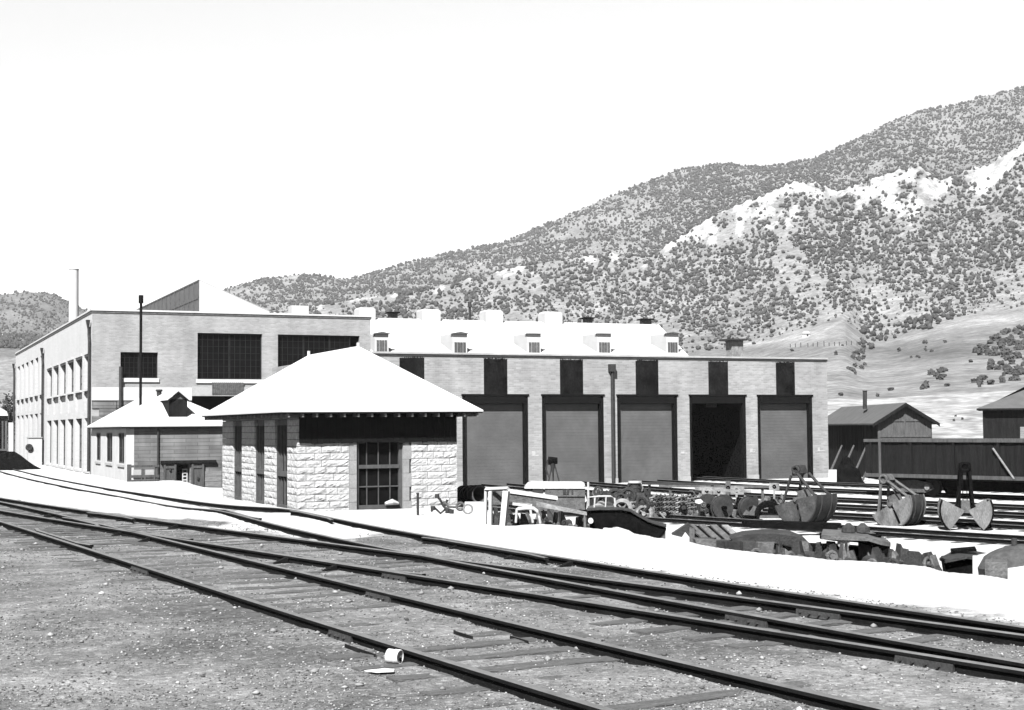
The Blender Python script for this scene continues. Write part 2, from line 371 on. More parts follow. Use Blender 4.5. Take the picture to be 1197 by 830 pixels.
# ================================================================== SETTING: ground
def build_ground():
    cols = np.concatenate([np.linspace(-2600, -120, 60)[:-1], np.linspace(-120, 1320, 620), np.linspace(1320, 3800, 60)[1:]])
    rows = np.exp(np.concatenate([np.linspace(math.log(1.2), math.log(5), 20)[:-1], np.linspace(math.log(5), math.log(45), 330), np.linspace(math.log(45), math.log(235), 90)[1:]]))
    PX, ZZ = np.meshgrid(cols, rows)
    L = (PX - CX) / F * ZZ; X = L * RT[0] + ZZ * FW[0]; Y = L * RT[1] + ZZ * FW[1]
    z = zt(X, Y)
    r0 = ip(R0_T, PX); t = np.clip((ZZ - r0 * .93) / (r0 * .05), 0, 1); z = z * (1 - t) + (FL - .03 - 1.5 * np.clip((ZZ - r0) / 30, 0, 9)) * t
    # boundary between cinders and pale dirt, laid out on the ground
    bl = [(-300, 583), (0, 583), (66, 592), (140, 601), (200, 608), (232, 607), (262, 611), (300, 620), (345, 629), (400, 634), (436, 626), (452, 622), (500, 632), (600, 650), (700, 661), (800, 677), (900, 690), (1000, 703), (1100, 716), (1197, 732), (1400, 760)]
    W = np.array([gnd(a, b)[:2] for a, b in bl]); wpx, wz = colrow(W[:, 0], W[:, 1])
    k_ = np.argsort(wpx); zb = np.interp(PX, wpx[k_], wz[k_])
    pale = .5 + np.clip((ZZ - zb) / 4.2, -.9, .9)
    for (ax, ay, rr, am) in ((268, 617, 1.5, .7), (405, 628, .8, .5), (70, 628, .9, .5), (110, 625, .8, .4), (200, 640, .8, .28)):
        p = gnd(ax, ay); pale = np.maximum(pale, am * np.exp(-((X - p[0]) ** 2 + (Y - p[1]) ** 2) / rr ** 2) + 0)
    # worn lighter patch at the near left, greyer ground among the yard tracks
    pale = pale + .28 * np.clip((8.6 - ZZ) / 3, 0, 1) * np.clip((560 - PX) / 400, 0, 1) * (ZZ < 9)
    p_ = X * .966 + Y * .259
    yard = np.clip((p_ - 33.2) / .8, 0, 1) * np.clip((ZZ - 26) / 3, 0, 1) * np.clip((62 - p_) / 3, 0, 1)
    yd = np.zeros_like(p_)
    for c_ in (34.9, 39.9, 44.2, 48.4, 54.6, 60.5): yd = np.maximum(yd, np.clip(1.35 - np.abs(p_ - c_) / 1.25, 0, 1))
    pale = pale - yd * yard * .62 * np.clip((-near_z(PX, ZZ) - .9) / .3, 0, 1)
    me = bpy.data.meshes.new('ground'); nr, nc = X.shape
    co = np.stack([X, Y, z], -1).reshape(-1, 3)
    idx = np.arange(nr * nc).reshape(nr, nc); q = np.stack([idx[:-1, :-1], idx[:-1, 1:], idx[1:, 1:], idx[1:, :-1]], -1).reshape(-1, 4)
    me.vertices.add(len(co)); me.vertices.foreach_set('co', co.ravel()); me.loops.add(q.size); me.loops.foreach_set('vertex_index', q.ravel())
    me.polygons.add(len(q)); me.polygons.foreach_set('loop_start', np.arange(len(q)) * 4); me.polygons.foreach_set('loop_total', np.full(len(q), 4)); me.polygons.foreach_set('use_smooth', np.ones(len(q), bool))
    a = me.attributes.new('pale', 'FLOAT', 'POINT'); a.data.foreach_set('value', pale.ravel()); me.update(); me.validate()
    me.materials.append(ground_mat()); o = bpy.data.objects.new('ground', me); COL.objects.link(o)
    tag(o, 'cinder and pale dirt ground of the rail yard', None, kind='structure')
build_ground()

def grid_obj(name, cols, rows, mat, label):
    PX, ZZ = np.meshgrid(cols, rows)
    r0 = ip(R0_T, PX)
    ZZ = np.exp(np.log(r0 * .97) + (np.log(ZZ) - math.log(rows[0])) / (math.log(rows[-1]) - math.log(rows[0])) * (math.log(rows[-1]) - np.log(r0 * .97)))
    co = far_S(PX, ZZ); co[0, :, 2] -= .3
    y = far_y(PX, ZZ)
    n = fbm(PX / 60, ZZ / 120, 4)
    alb = .27 + .06 * (n - .5) + 0 * PX
    alb = np.where(ZZ < 560, .24 + .10 * (n - .5), alb)
    # grey flats and pale benches of the foothill
    fh = (ZZ < 600) & (PX > 800)
    band = fbm(PX / 170 + 3, y / 13, 3)
    alb = np.where(fh, .20 + .17 * (band - .35), alb)
    alb = np.where(fh & (ZZ < 190), .36 + .22 * (fbm(PX / 12, y / 3, 3) - .5), alb)
    g1 = np.exp(-(((PX - 1090) / 75) ** 2) - ((y - (412 - .10 * (PX - 1090))) / 13) ** 2); alb = np.where(fh, alb * (1 - .45 * g1), alb)
    g2 = np.exp(-(((PX - 930) / 45) ** 2) - ((y - 393) / 9) ** 2) + np.exp(-(((PX - 1150) / 60) ** 2) - ((y - (376 - .1 * (PX - 1150))) / 5) ** 2)
    alb = np.where(fh, alb * (1 + .4 * np.clip(g2, 0, 1)), alb)
    road = np.exp(-((y - np.interp(PX, [860, 900, 960, 990], [404, 400, 388, 372])) / 1.6) ** 2) * ((PX > 860) & (PX < 992))
    alb = alb + .1 * road * (ZZ < 620)
    alb = np.where((ZZ > 1150) & (PX > 820), .25 + .12 * (fbm(PX / 9, y / 5, 3) - .4), alb)
    alb = np.where((ZZ > 560) & (PX < 760), .27 + .15 * (fbm(PX / 26, y / 9, 3) - .5), alb)
    alb = np.where((ZZ > 240) & (PX < 200), .17 + .08 * (y > 418) + .07 * (fbm(PX / 26, y / 9, 3) - .5), alb)
    alb = np.maximum(alb, .56 * cliff(PX, ZZ) * (.45 + .85 * fbm(PX / 4, ZZ / 14, 3)))
    me = bpy.data.meshes.new(name); nr, nc = PX.shape; co = co.reshape(-1, 3)
    idx = np.arange(nr * nc).reshape(nr, nc); q = np.stack([idx[:-1, :-1], idx[:-1, 1:], idx[1:, 1:], idx[1:, :-1]], -1).reshape(-1, 4)
    me.vertices.add(len(co)); me.vertices.foreach_set('co', co.ravel()); me.loops.add(q.size); me.loops.foreach_set('vertex_index', q.ravel())
    me.polygons.add(len(q)); me.polygons.foreach_set('loop_start', np.arange(len(q)) * 4); me.polygons.foreach_set('loop_total', np.full(len(q), 4)); me.polygons.foreach_set('use_smooth', np.ones(len(q), bool))
    a = me.attributes.new('albedo', 'FLOAT', 'POINT'); a.data.foreach_set('value', alb.ravel()); me.update(); me.validate()
    me.materials.append(mat); o = bpy.data.objects.new(name, me); COL.objects.link(o); tag(o, label, None, kind='structure')
grid_obj('hillside', np.concatenate([np.linspace(-2600, -200, 50)[:-1], np.linspace(-200, 1400, 560), np.linspace(1400, 3800, 50)[1:]]),
         np.exp(np.linspace(math.log(110), math.log(2400), 360)), hill_mat(), 'dry juniper covered hills with pale cliffs')

# ------------------------------------------------------------------ junipers on the hills
def crown(seed, n=1):
    r = np.random.default_rng(seed); import bmesh
    bm = bmesh.new(); bmesh.ops.create_icosphere(bm, subdivisions=2 if n > 1 else 1, radius=1)
    vs = np.array([v.co[:] for v in bm.verts]); fs = [tuple(v.index for v in f.verts) for f in bm.faces]; bm.free()
    vs *= (1 + r.uniform(-.5, .5, (len(vs), 1))); vs[:, 2] = vs[:, 2] * .9 + .7; vs[:, 2] = np.maximum(vs[:, 2], -.05)
    return vs * .5, fs
def build_brush():
    pts = []       # (px, y, Z, size_m, shade)
    r = np.random.default_rng(11)
    def scatter(n, x0, x1, zone, k0, k1, dens):
        px = r.uniform(x0, x1, n); Zs = np.exp(r.uniform(math.log(zone[0]), math.log(zone[1]), n))
        y = far_y(px, Zs)
        keep = r.random(n) < dens(px, Zs, y); px, Zs, y = px[keep], Zs[keep], y[keep]
        for a, b, c in zip(px, y, Zs): pts.append((a, b, c, (k0 * .65 + (k1 * 1.05 - k0 * .65) * r.random() ** 1.7) * c / F, r.uniform(.7, 1.5)))
    gul = lambda px, Z: fbm(px / 24 + Z / 300, Z / 90, 4)
    def dn(px, Z, y):
        cl = cliff(px, Z); d = np.clip((gul(px, Z) - .33) / .16, .22, 1)
        d *= np.clip(1 - cl * .9, 0, 1) * np.clip((Z - 545) / 60, 0, 1)
        return d * np.where(px < 780, .75, 1)
    scatter(44000, -200, 1400, (545, 1010), 2.3, 5.0, dn)
    scatter(14000, 760, 1400, (1240, 2050), 1.9, 3.5, lambda px, Z, y: np.clip((gul(px * 1.5, Z) - .2) / .2, .35, 1))
    scatter(15000, 230, 860, (1200, 2050), 1.8, 3.5, lambda px, Z, y: np.clip((gul(px * 1.3, Z) - .34) / .2, .2, 1))
    scatter(6000, -200, 140, (1000, 2050), 1.8, 3.2, lambda px, Z, y: np.clip((gul(px * 1.3, Z) - .34) / .2, .3, 1))
    def patch(n, poly, k0, k1):
        poly = np.array(poly, float); lo, hi = poly.min(0), poly.max(0); c = 0; t = 0
        while c < n and t < n * 30:
            t += 1; a, b = r.uniform(lo, hi); ins = False
            for (x1, y1), (x2, y2) in zip(poly, np.roll(poly, -1, 0)):
                if (y1 > b) != (y2 > b) and a < (x2 - x1) * (b - y1) / (y2 - y1) + x1: ins = not ins
            if not ins: continue
            Z = far_Z(a, b)
            if Z is None or Z > 620: continue
            pts.append((a, b, Z, r.uniform(k0, k1) * Z / F, r.uniform(.6, 1.1))); c += 1
    patch(190, [(1138, 412), (1160, 395), (1185, 385), (1260, 375), (1260, 440), (1200, 440), (1170, 445), (1150, 430)], 4.5, 8)
    patch(14, [(1135, 447), (1165, 440), (1200, 437), (1200, 444), (1150, 456), (1136, 458)], 4, 7)
    patch(16, [(1076, 455), (1085, 437), (1110, 428), (1108, 440), (1098, 455), (1082, 459)], 4, 7)
    patch(26, [(990, 436), (996, 416), (1012, 404), (1024, 408), (1010, 432), (1000, 438)], 3.5, 6.5)
    patch(34, [(1004, 404), (1010, 385), (1040, 378), (1036, 400), (1012, 408)], 3.5, 6)
    patch(60, [(1040, 392), (1052, 378), (1085, 370), (1112, 362), (1118, 372), (1092, 384), (1060, 391)], 4, 7)
    patch(10, [(1060, 410), (1095, 390), (1110, 400), (1075, 422)], 2.5, 4)
    for a, b, k in ((977, 415.5, 5), (983, 463, 5), (1026, 464, 4), (1041, 457, 6), (1107, 452, 6), (1051, 411, 5), (1083, 402, 5), (1046, 396, 5), (926, 411, 4), (1135, 424, 5), (1167, 392, 3), (1065, 419, 3), (1072, 418, 3), (1030, 397, 5), (985, 405, 3), (1115, 493, 3), (1125, 491, 3), (1117, 487, 2.5)):
        Z = far_Z(a, b)
        if Z: pts.append((a, b, Z, k * Z / F, .8))
    # left: tree line low on the slope by the boxcar
    patch(40, [(-60, 470), (20, 462), (60, 470), (60, 480), (-60, 486)], 3, 6)
    pts.sort(key=lambda p: p[2])
    pos = far_S(np.array([p[0] for p in pts]), np.array([p[2] for p in pts]))
    protos = [crown(50 + k, 2) for k in range(4)]; meshes = []
    for vs, fs in protos:
        me = bpy.data.meshes.new('juniper'); me.from_pydata(vs.tolist(), [], fs); me.materials.append(brush)
        a = me.attributes.new('shade', 'FLOAT', 'POINT'); a.data.foreach_set('value', (.75 + .5 * RNG.random(len(vs)))); meshes.append(me)
    first = None
    nind = 290
    for i in range(nind):
        p = pts[i]; s = p[3]
        if first is None: first = bpy.data.objects.new('juniper_bush', meshes[0]); o = first
        else: o = first.copy(); o.data = meshes[i % 4]
        COL.objects.link(o); o.location = P3(pos[i] - np.array([0, 0, s * .05])); o.scale = (s * RNG.uniform(.8, 1.25), s * RNG.uniform(.8, 1.25), s * RNG.uniform(.85, 1.35)); o.rotation_euler = (0, 0, RNG.uniform(0, 6.28))
        px, y = p[0], p[1]
        if px > 1130 and y < 446: lab, gr = 'dark juniper bush in the thick grove at the right edge above the far shed', 'junipers in the thick right hand grove'
        elif px > 1130: lab, gr = 'dark bush in the thin row under the thick grove at the right edge', 'bushes in the row under the grove'
        elif px > 1070 and y > 425: lab, gr = 'dark bush in the small loose clump between the grove and the stovepipe shed', 'bushes of the small loose clump'
        elif px > 1036 and y < 394: lab, gr = 'dark juniper in the diagonal belt along the foot of the wooded slope', 'junipers of the diagonal belt'
        elif 985 < px < 1045 and y < 440: lab, gr = 'dark juniper in the gully belt rising from behind the garage corner', 'junipers of the gully belt'
        elif px < 200: lab, gr = 'small dark bush in the tree line left of the long shop', 'bushes left of the long shop'
        elif y < 400 or p[2] > 480: lab, gr = 'small juniper among the nearest ones at the foot of the wooded mountain', 'junipers at the foot of the mountain'
        else: lab, gr = 'single dark bush standing alone on the pale open foothill', 'lone bushes on the pale foothill'
        tag(o, lab, 'bush', gr)
    rest = pts[nind:]; rp = pos[nind:]
    protos = [crown(90 + k, 1) for k in range(6)]; VS = []; FS = []; SH = []; off = 0
    for (p, q) in zip(rest, rp):
        vs, fs = protos[RNG.integers(6)]; s = p[3]; t = RNG.uniform(0, 6.28); c_, s_ = math.cos(t), math.sin(t)
        v = vs * np.array([s * RNG.uniform(.8, 1.3), s * RNG.uniform(.8, 1.3), s * RNG.uniform(.8, 1.4)])
        v = np.stack([v[:, 0] * c_ - v[:, 1] * s_, v[:, 0] * s_ + v[:, 1] * c_, v[:, 2]], 1) + q
        VS.append(v); FS.append(np.array(fs) + off); off += len(v); SH.append(np.full(len(v), p[4]) * (.8 + .4 * RNG.random(len(v))))
    VS = np.concatenate(VS); FS = np.concatenate(FS); SH = np.concatenate(SH)
    me = bpy.data.meshes.new('far_junipers'); me.vertices.add(len(VS)); me.vertices.foreach_set('co', VS.ravel()); me.loops.add(FS.size); me.loops.foreach_set('vertex_index', FS.ravel())
    me.polygons.add(len(FS)); me.polygons.foreach_set('loop_start', np.arange(len(FS)) * 3); me.polygons.foreach_set('loop_total', np.full(len(FS), 3))
    a = me.attributes.new('shade', 'FLOAT', 'POINT'); a.data.foreach_set('value', SH); me.update(); me.materials.append(brush)
    o = bpy.data.objects.new('juniper_woodland', me); COL.objects.link(o); tag(o, 'thousands of dark junipers dotting the mountain slopes', 'woodland', kind='stuff')
build_brush()

# ================================================================== BUILDINGS
XB, YB = 14.24, 109.89
def window_part(parent, axis, at, n, u0, u1, z0, z1, cols, rows, fm, gm, fw=.09, mw=.035, bold=()):
    """framed window at depth already included in 'at': frame mesh with a pane child"""
    mb = MB(); t = .06
    def bx(a, b, c, e, q0=0, q1=t):
        lo, hi = sorted((at + n * q0, at + n * q1))
        if axis == 'x': mb.box(lo, hi, a, b, c, e)
        else: mb.box(a, b, lo, hi, c, e)
    bx(u0, u0 + fw, z0, z1); bx(u1 - fw, u1, z0, z1); bx(u0 + fw, u1 - fw, z0, z0 + fw); bx(u0 + fw, u1 - fw, z1 - fw, z1)
    for i in range(1, cols):
        u = u0 + (u1 - u0) * i / cols; h = mw * (2.0 if i in bold else .5); bx(u - h, u + h, z0 + fw, z1 - fw, .0, t * .8)
    for j in range(1, rows):
        z = z0 + (z1 - z0) * j / rows; bx(u0 + fw, u1 - fw, z - mw / 2, z + mw / 2, .0, t * .6)
    fr = mb.build('window', fm, parent)
    g = MB(); q = at - n * .012
    if axis == 'x': g.quad((q, u0, z0), (q, u1, z0), (q, u1, z1), (q, u0, z1))
    else: g.quad((u0, q, z0), (u1, q, z0), (u1, q, z1), (u0, q, z1))
    g.build('pane', gm, fr); return fr

def build_shop():
    x0, x1, y0, y1, zt_ = XB, 35.66, YB, 175.2, 10.72
    t = thing('shop_building', 'long two storey brick railway shop with tall side windows and flat roof', 'building', (x0, y0, FL))
    low = [(16.29, 19.02, 5.77, 7.69), (21.97, 26.93, 5.72, 9.22), (28.16, 34.75, 5.70, 9.21), (21.53, 34.9, 3.30, 4.44)]
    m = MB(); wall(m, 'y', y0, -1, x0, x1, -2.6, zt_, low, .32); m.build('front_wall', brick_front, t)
    near = [(max(110.05 + 5.38 * k, 111.2), 110.05 + 5.38 * k + 3.9) for k in range(6)]
    far = [(144.4 + 5.1 * k, 144.4 + 5.1 * k + 3.0) for k in range(6)]
    ops = []
    for a, b in near: ops += [(a, b, 5.0, 7.45), (a, b, 3.35, 4.80), (a, b, -1.05, 2.84)]
    for a, b in far: ops += [(a, b, 5.55, 9.15), (a, b, 3.95, 5.3), (a, b, -1.2, 3.6)]
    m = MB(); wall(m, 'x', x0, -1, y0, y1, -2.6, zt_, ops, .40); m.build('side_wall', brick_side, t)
    m = MB(); m.quad((x1, y0, -2), (x1, y1, -2), (x1, y1, zt_), (x1, y0, zt_)); m.quad((x0, y1, -2), (x1, y1, -2), (x1, y1, zt_), (x0, y1, zt_)); m.build('rear_wall', brick_front, t)
    m = MB(); m.quad((x0 + .2, y0 + .2, 10.3), (x1 - .2, y0 + .2, 10.3), (x1 - .2, y1 - .2, 10.3), (x0 + .2, y1 - .2, 10.3)); m.build('roof', roof_white, t)
    m = MB(); m.box(x0 - .10, x1 + .1, y0 - .10, y0 + .38, zt_, zt_ + .13); m.box(x0 - .10, x0 + .38, y0 + .38, y1, zt_, zt_ + .13); m.box(x1 - .38, x1 + .1, y0 + .38, y1, zt_, zt_ + .13)
    m.build('coping', pale_conc, t)
    m = MB(); m.box(x0 - .05, x1 + .05, y0 - .05, y0 - .003, zt_ - .16, zt_ - .003); m.box(x0 - .05, x0 - .003, y0, y1, zt_ - .16, zt_ - .003); m.build('coping_flashing', mid_iron, t)
    # front windows
    d = y0 + .30
    window_part(t, 'y', d, -1, 16.29, 19.02, 5.77, 7.69, 8, 5, window_iron, glass_dark, bold=(4,))
    window_part(t, 'y', d, -1, 21.97, 26.93, 5.72, 9.22, 12, 7, window_iron, glass_dark, bold=(6,))
    window_part(t, 'y', d, -1, 28.16, 34.05, 5.70, 9.21, 14, 7, window_iron, glass_dark, bold=(5, 10))
    m = MB(); m.box(34.05, 34.75, y0 + .1, y0 + .35, 5.70, 8.35); m.build('window_infill_panel', mid_iron, t)
    for a, b, z in ((16.2, 19.1, 5.77), (21.85, 27.05, 5.72), (28.05, 34.85, 5.70)): MB().box(a, b, y0 - .1, y0 + .28, z - .3, z - .004).build('window_sill', pale_conc, t)
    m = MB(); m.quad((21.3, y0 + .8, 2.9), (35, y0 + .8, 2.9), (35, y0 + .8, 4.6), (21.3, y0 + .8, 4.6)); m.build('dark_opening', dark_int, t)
    m = MB(); m.box(x0 - .02, 21.53, y0 - .14, y0 - .004, 4.11, 5.08); m.build('concrete_band', pale_conc, t)
    m = MB(); m.box(21.53, 34.9, y0 - .12, y0 - .004, 4.44, 5.15); m.build('lintel_beam', concrete, t)
    m = MB(); a = on(248, 447, Y=y0 - .14); b = on(285, 461, Y=y0 - .14)
    for k in range(16):
        u = a[0] + (b[0] - a[0]) * k / 16; m.box(u, u + (b[0] - a[0]) / 32, y0 - .19, y0 - .124, b[2], a[2])
    m.box(a[0], b[0], y0 - .16, y0 - .123, b[2] + .02, a[2] - .02); m.build('corrugated_panel', mid_iron, t)
    m = MB(); r = random.Random(3)
    for j in range(7):
        zz = 4.05 - j * .55
        for k in range(4):
            u = x0 + k * 1.8 + (j % 2) * .5; m.box(u + .02, min(u + 1.76, 21.4), y0 - r.uniform(.05, .16), y0 - .004, zz - .52, zz)
    m.build('rustic_stone_base', brick_dark, t)
    # side windows
    dd = x0 + .38
    for i, (a, b) in enumerate(near):
        window_part(t, 'x', dd, -1, a, b, 5.0, 7.45, 4, 4, window_wood, glass_dusty)
        window_part(t, 'x', dd, -1, a, b, -1.05, 2.84, 4, 6, window_wood, glass_dusty)
    for i, (a, b) in enumerate(far):
        window_part(t, 'x', dd, -1, a, b, 5.55, 9.15, 3, 6, window_wood, glass_dusty)
        window_part(t, 'x', dd - .12, -1, a, b, -1.2, 3.6, 3, 2, pale_conc, roof_white)
    m = MB()
    for a, b in near: MB().box(x0 + .14, x0 + .16, a, b, 3.35, 4.80).build('spandrel_panel', pale_conc, t)
    for a, b in far: MB().box(x0 + .14, x0 + .16, a, b, 3.95, 5.3).build('spandrel_panel', pale_conc, t)
    for a, b in near:
        for e_, z0_, z1_, nm in ((.16, 4.85, 5.0, 'sill'), (.16, -1.25, -1.07, 'sill'), (.10, 7.62, 7.8, 'lintel')): MB().box(x0 - e_, x0 - .004, a - .1, b + .1, z0_, z1_).build(nm, pale_conc, t)
    for a, b in far: MB().box(x0 - .16, x0 - .004, a - .1, b + .1, 5.36, 5.53).build('sill', pale_conc, t)
    # downpipes
    def dp(y, ztop, x=x0 - .16, hop=.22):
        m = MB(); m.tube([(x, y, -1.1), (x, y, ztop - 1.6), (x, y + .25, ztop - 1.1), (x, y + .25, ztop - .5)], .11, 8)
        m.add([(x - hop, y + .0, ztop), (x + .05, y + .0, ztop), (x + .05, y + .5, ztop), (x - hop, y + .5, ztop), (x - .1, y + .15, ztop - .7), (x, y + .15, ztop - .7), (x, y + .35, ztop - .7), (x - .1, y + .35, ztop - .7)],
              [(0, 1, 2, 3), (0, 4, 5, 1), (1, 5, 6, 2), (2, 6, 7, 3), (3, 7, 4, 0), (4, 7, 6, 5)])
        m.build('downpipe', dark_iron, t)
    dp(110.15, 10.05); dp(143.4, 9.75); dp(174.6, 9.6, x0 - .2)
    m = MB(); p = on(141, 480, Y=y0 - .2); m.tube([(p[0], y0 - .2, p[2] - .6), (p[0], y0 - .2, 6.6)], .13, 8); m.box(p[0] - .35, p[0] + .35, y0 - .45, y0 - .15, p[2] - .1, p[2] + .2); m.build('downpipe', dark_iron, t)
    # roof monitor (saw tooth skylight)
    a = on(233, 327, Y=118.0); b = on(315, 364, Y=118.0); X = a[0]; Y2 = 152.0; zb = 10.3
    m = MB(); m.quad((X, 118, zb), (X, Y2, zb), (X, Y2, a[2]), (X, 118, a[2])); g = m.build('skylight_glazing', lattice, t)
    m = MB()
    for k in range(13):
        yy = 118.05 + k * 2.1; m.box(X - .06, X - .005, yy, yy + .12, zb, a[2])
    for z in np.linspace(zb + .9, a[2] - .05, 3): m.box(X - .05, X - .004, 118.05, Y2, z - .05, z + .05)
    m.build('glazing_bars', mid_iron, g)
    m = MB(); m.add([(X, 118, zb), (b[0], 118, zb), (b[0], 118, b[2]), (X, 118, a[2])], [(0, 1, 2, 3)])
    m.prism([(X - .04, 117.98, a[2] + .01), (b[0] + .1, 117.98, b[2] - .05), (b[0] + .1, 117.98, b[2] - .02), (X - .04, 117.98, a[2] + .04)], (0, Y2 - 117.98, 0)); m.build('skylight_roof', roof_white, t)
    # small vents on the parapet roof near the corner
    a = on(341, 357, Y=125.0); b = on(361, 366, Y=125.0)
    m = MB(); m.box(a[0], b[0], 125, 126.2, 10.3, a[2]); m.build('roof_vent', roof_white, t)
    a = on(420, 359.5, Y=150.0); b = on(439.5, 374, Y=150.0)
build_shop()

def hip(mb, x0, x1, y0, y1, ze, r0, r1, zr, th=.0):
    """hip roof shell: ridge from (xm, r0) to (xm, r1)"""
    xm = (x0 + x1) / 2
    v = [(x0, y0, ze), (x1, y0, ze), (x1, y1, ze), (x0, y1, ze), (xm, r0, zr), (xm, r1, zr)]
    mb.add(v, [(0, 1, 4), (1, 2, 5, 4), (2, 3, 5), (3, 0, 4, 5)])
    mb.add([(x0, y0, ze - th), (x1, y0, ze - th), (x1, y1, ze - th), (x0, y1, ze - th), *v[:4]], [(0, 1, 5, 4), (1, 2, 6, 5), (2, 3, 7, 6), (3, 0, 4, 7)])

def build_stone_house():
    x0, x1, y0, y1 = 14.83, 21.47, 54.89, 68.29; ov = .82; ze = 2.52
    t = thing('stone_building', 'small rock faced stone building with white hipped roof and dark front window', 'building', (x0, y0, FL))
    a = on(417, 596, Y=y0); b = on(471, 500, Y=y0); wf = (a[0], b[0], a[2], 2.15); zf = on(440, 517.5, Y=y0)[2]; wf = (wf[0], wf[1], wf[2], zf + .12)
    side = []
    for p, q in ((335.7, 321.6), (309.0, 297.4), (282.5, 272.3)):
        ya = on(p, 540, X=x0)[1]; yb = on(q, 540, X=x0)[1]; side.append((ya, yb, FL - .1, 2.05))
    core = .14          # backing sits behind the faces of the blocks
    m = MB(); wall(m, 'y', y0 + core, -1, x0 + core, x1 - core, -2.4, ze - .1, [wf], .3); wall(m, 'x', x0 + core, -1, y0 + core, y1 - core, -2.4, ze - .1, side, .3)
    m.quad((x1 - core, y0 + core, -2), (x1 - core, y1 - core, -2), (x1 - core, y1 - core, ze - .1), (x1 - core, y0 + core, ze - .1)); m.quad((x0 + core, y1 - core, -2), (x1 - core, y1 - core, -2), (x1 - core, y1 - core, ze - .1), (x0 + core, y1 - core, ze - .1))
    core_o = m.build('wall', mortar, t)
    r = random.Random(5); H = .268
    m = MB()
    def block(axis, at_, n, u0, u1, z0, z1, rough, ret=0):
        g = .010; u0 += g; u1 -= g; z0 += g; z1 -= g
        nu = max(2, int((u1 - u0) / .10)); nz = 4; base = r.uniform(.0, .05); vs = []
        sx, sz = r.uniform(-.02, .02), r.uniform(-.012, .012)
        for j in range(nz + 1):
            for i in range(nu + 1):
                e = min(i, nu - i, j, nz - j); q = 0 if e == 0 else (base * .7 + r.uniform(-.016, .018) + sx * (i / nu - .5) + sz * (j / nz - .5)) * (rough if e > 1 or nu < 3 else rough * .7)
                u = u0 + (u1 - u0) * i / nu; z = z0 + (z1 - z0) * j / nz
                vs.append((at_ + n * max(q, -.02), u, z) if axis == 'x' else (u, at_ + n * max(q, -.02), z))
        k = len(vs); W = nu + 1; fs = [(j * W + i, j * W + i + 1, (j + 1) * W + i + 1, (j + 1) * W + i) for j in range(nz) for i in range(nu)]
        ring = [i for i in range(W)] + [j * W + nu for j in range(1, nz + 1)] + [nz * W + i for i in range(nu - 1, -1, -1)] + [j * W for j in range(nz - 1, 0, -1)]
        for i in ring:
            p = vs[i]; vs.append((at_ - n * core, p[1], p[2]) if axis == 'x' else (p[0], at_ - n * core, p[2]))
        L_ = len(ring); fs += [(ring[i], ring[(i + 1) % L_], k + (i + 1) % L_, k + i) for i in range(L_)]
        m.add(vs, fs)
    z = -2.0; row = 0
    while z < ze - .15:
        z1_ = min(z + H, ze - .1)
        def run(axis, at_, n, ua, ub, first):
            u = ua; k = 0
            while u < ub - .02:
                L_ = r.choice((.45, .62, .8, .95, 1.1)) if k else first
                e = u + L_
                if ub - e < .3: e = ub
                block(axis, at_, n, u, e, z, z1_, 1.0); u = e; k += 1
        alt = .35 if row % 2 else .7
        if z1_ > wf[2] and z < wf[3]:
            run('y', y0, -1, x0, wf[0] - .30, alt); run('y', y0, -1, wf[1] + .34, x1, .5 + .2 * (row % 2))
        else: run('y', y0, -1, x0, x1, alt)
        u = y0 + .0
        edges = [y0] + [q for s in side for q in s[:2]] + [y1]
        if z < side[0][3]:
            for a_, b_ in zip(edges[0::2], edges[1::2]): run('x', x0, -1, a_, b_, .4 + .25 * (row % 2) if b_ - a_ > .9 else b_ - a_)
        else: run('x', x0, -1, y0, y1, alt)
        z += H; row += 1
    m.build('stone_blocks', stone, core_o)
    m = MB()
    zz = wf[2] - .25; k = 0
    while zz < wf[3]:
        hh = .55; e = min(zz + hh, wf[3]); m.box(wf[0] - .30, wf[0], y0 - .015, y0 + .3, zz + .006, e - .006); m.box(wf[1], wf[1] + .34 - .08 * (k % 2), y0 - .015, y0 + .3, zz + .006, e - .006); zz = e; k += 1
    m.box(wf[0] - .02, wf[1] + .02, y0 - .05, y0 + .28, wf[2] - .18, wf[2] - .01)
    m.build('window_surround', stone_smooth, t)
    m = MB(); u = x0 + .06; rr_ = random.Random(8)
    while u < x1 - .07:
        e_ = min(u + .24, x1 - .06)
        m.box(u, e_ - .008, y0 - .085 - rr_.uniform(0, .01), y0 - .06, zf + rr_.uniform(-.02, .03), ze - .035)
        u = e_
    m.box(x0 + .06, x1 - .06, y0 - .062, y0 - .052, zf + .02, ze - .04); m.build('eave_shade_boards', black_steel, t)  # black boards added to deepen the eave shadow on the front wall
    # front window: two sashes
    d = y0 + .22; zm = on(440, 545.5, Y=y0)[2]
    fr = MB(); fw = .13
    fr.box(wf[0], wf[0] + fw, d - .1, d + .05, wf[2], wf[3]); fr.box(wf[1] - fw, wf[1], d - .1, d + .05, wf[2], wf[3]); fr.box(wf[0] + fw, wf[1] - fw, d - .14, d + .05, wf[2], wf[2] + .16)
    fr.box(wf[0] + fw, wf[1] - fw, d - .12, d + .04, zm - .07, zm + .07)
    for i in (1, 2, 3):
        u = wf[0] + (wf[1] - wf[0]) * i / 4; fr.box(u - .018, u + .018, d - .03, d + .02, wf[2] + .16, zm - .07); fr.box(u - .018, u + .018, d - .02, d + .04, zm + .07, wf[3])
    zq = (wf[2] + zm) / 2 + .05; fr.box(wf[0] + fw, wf[1] - fw, d - .045, d + .015, zq - .025, zq + .025)
    fo = fr.build('window', window_wood, t); MB().quad((wf[0], d + .06, wf[2]), (wf[1], d + .06, wf[2]), (wf[1], d + .06, wf[3]), (wf[0], d + .06, wf[3])).build('pane', glass_dark, fo)
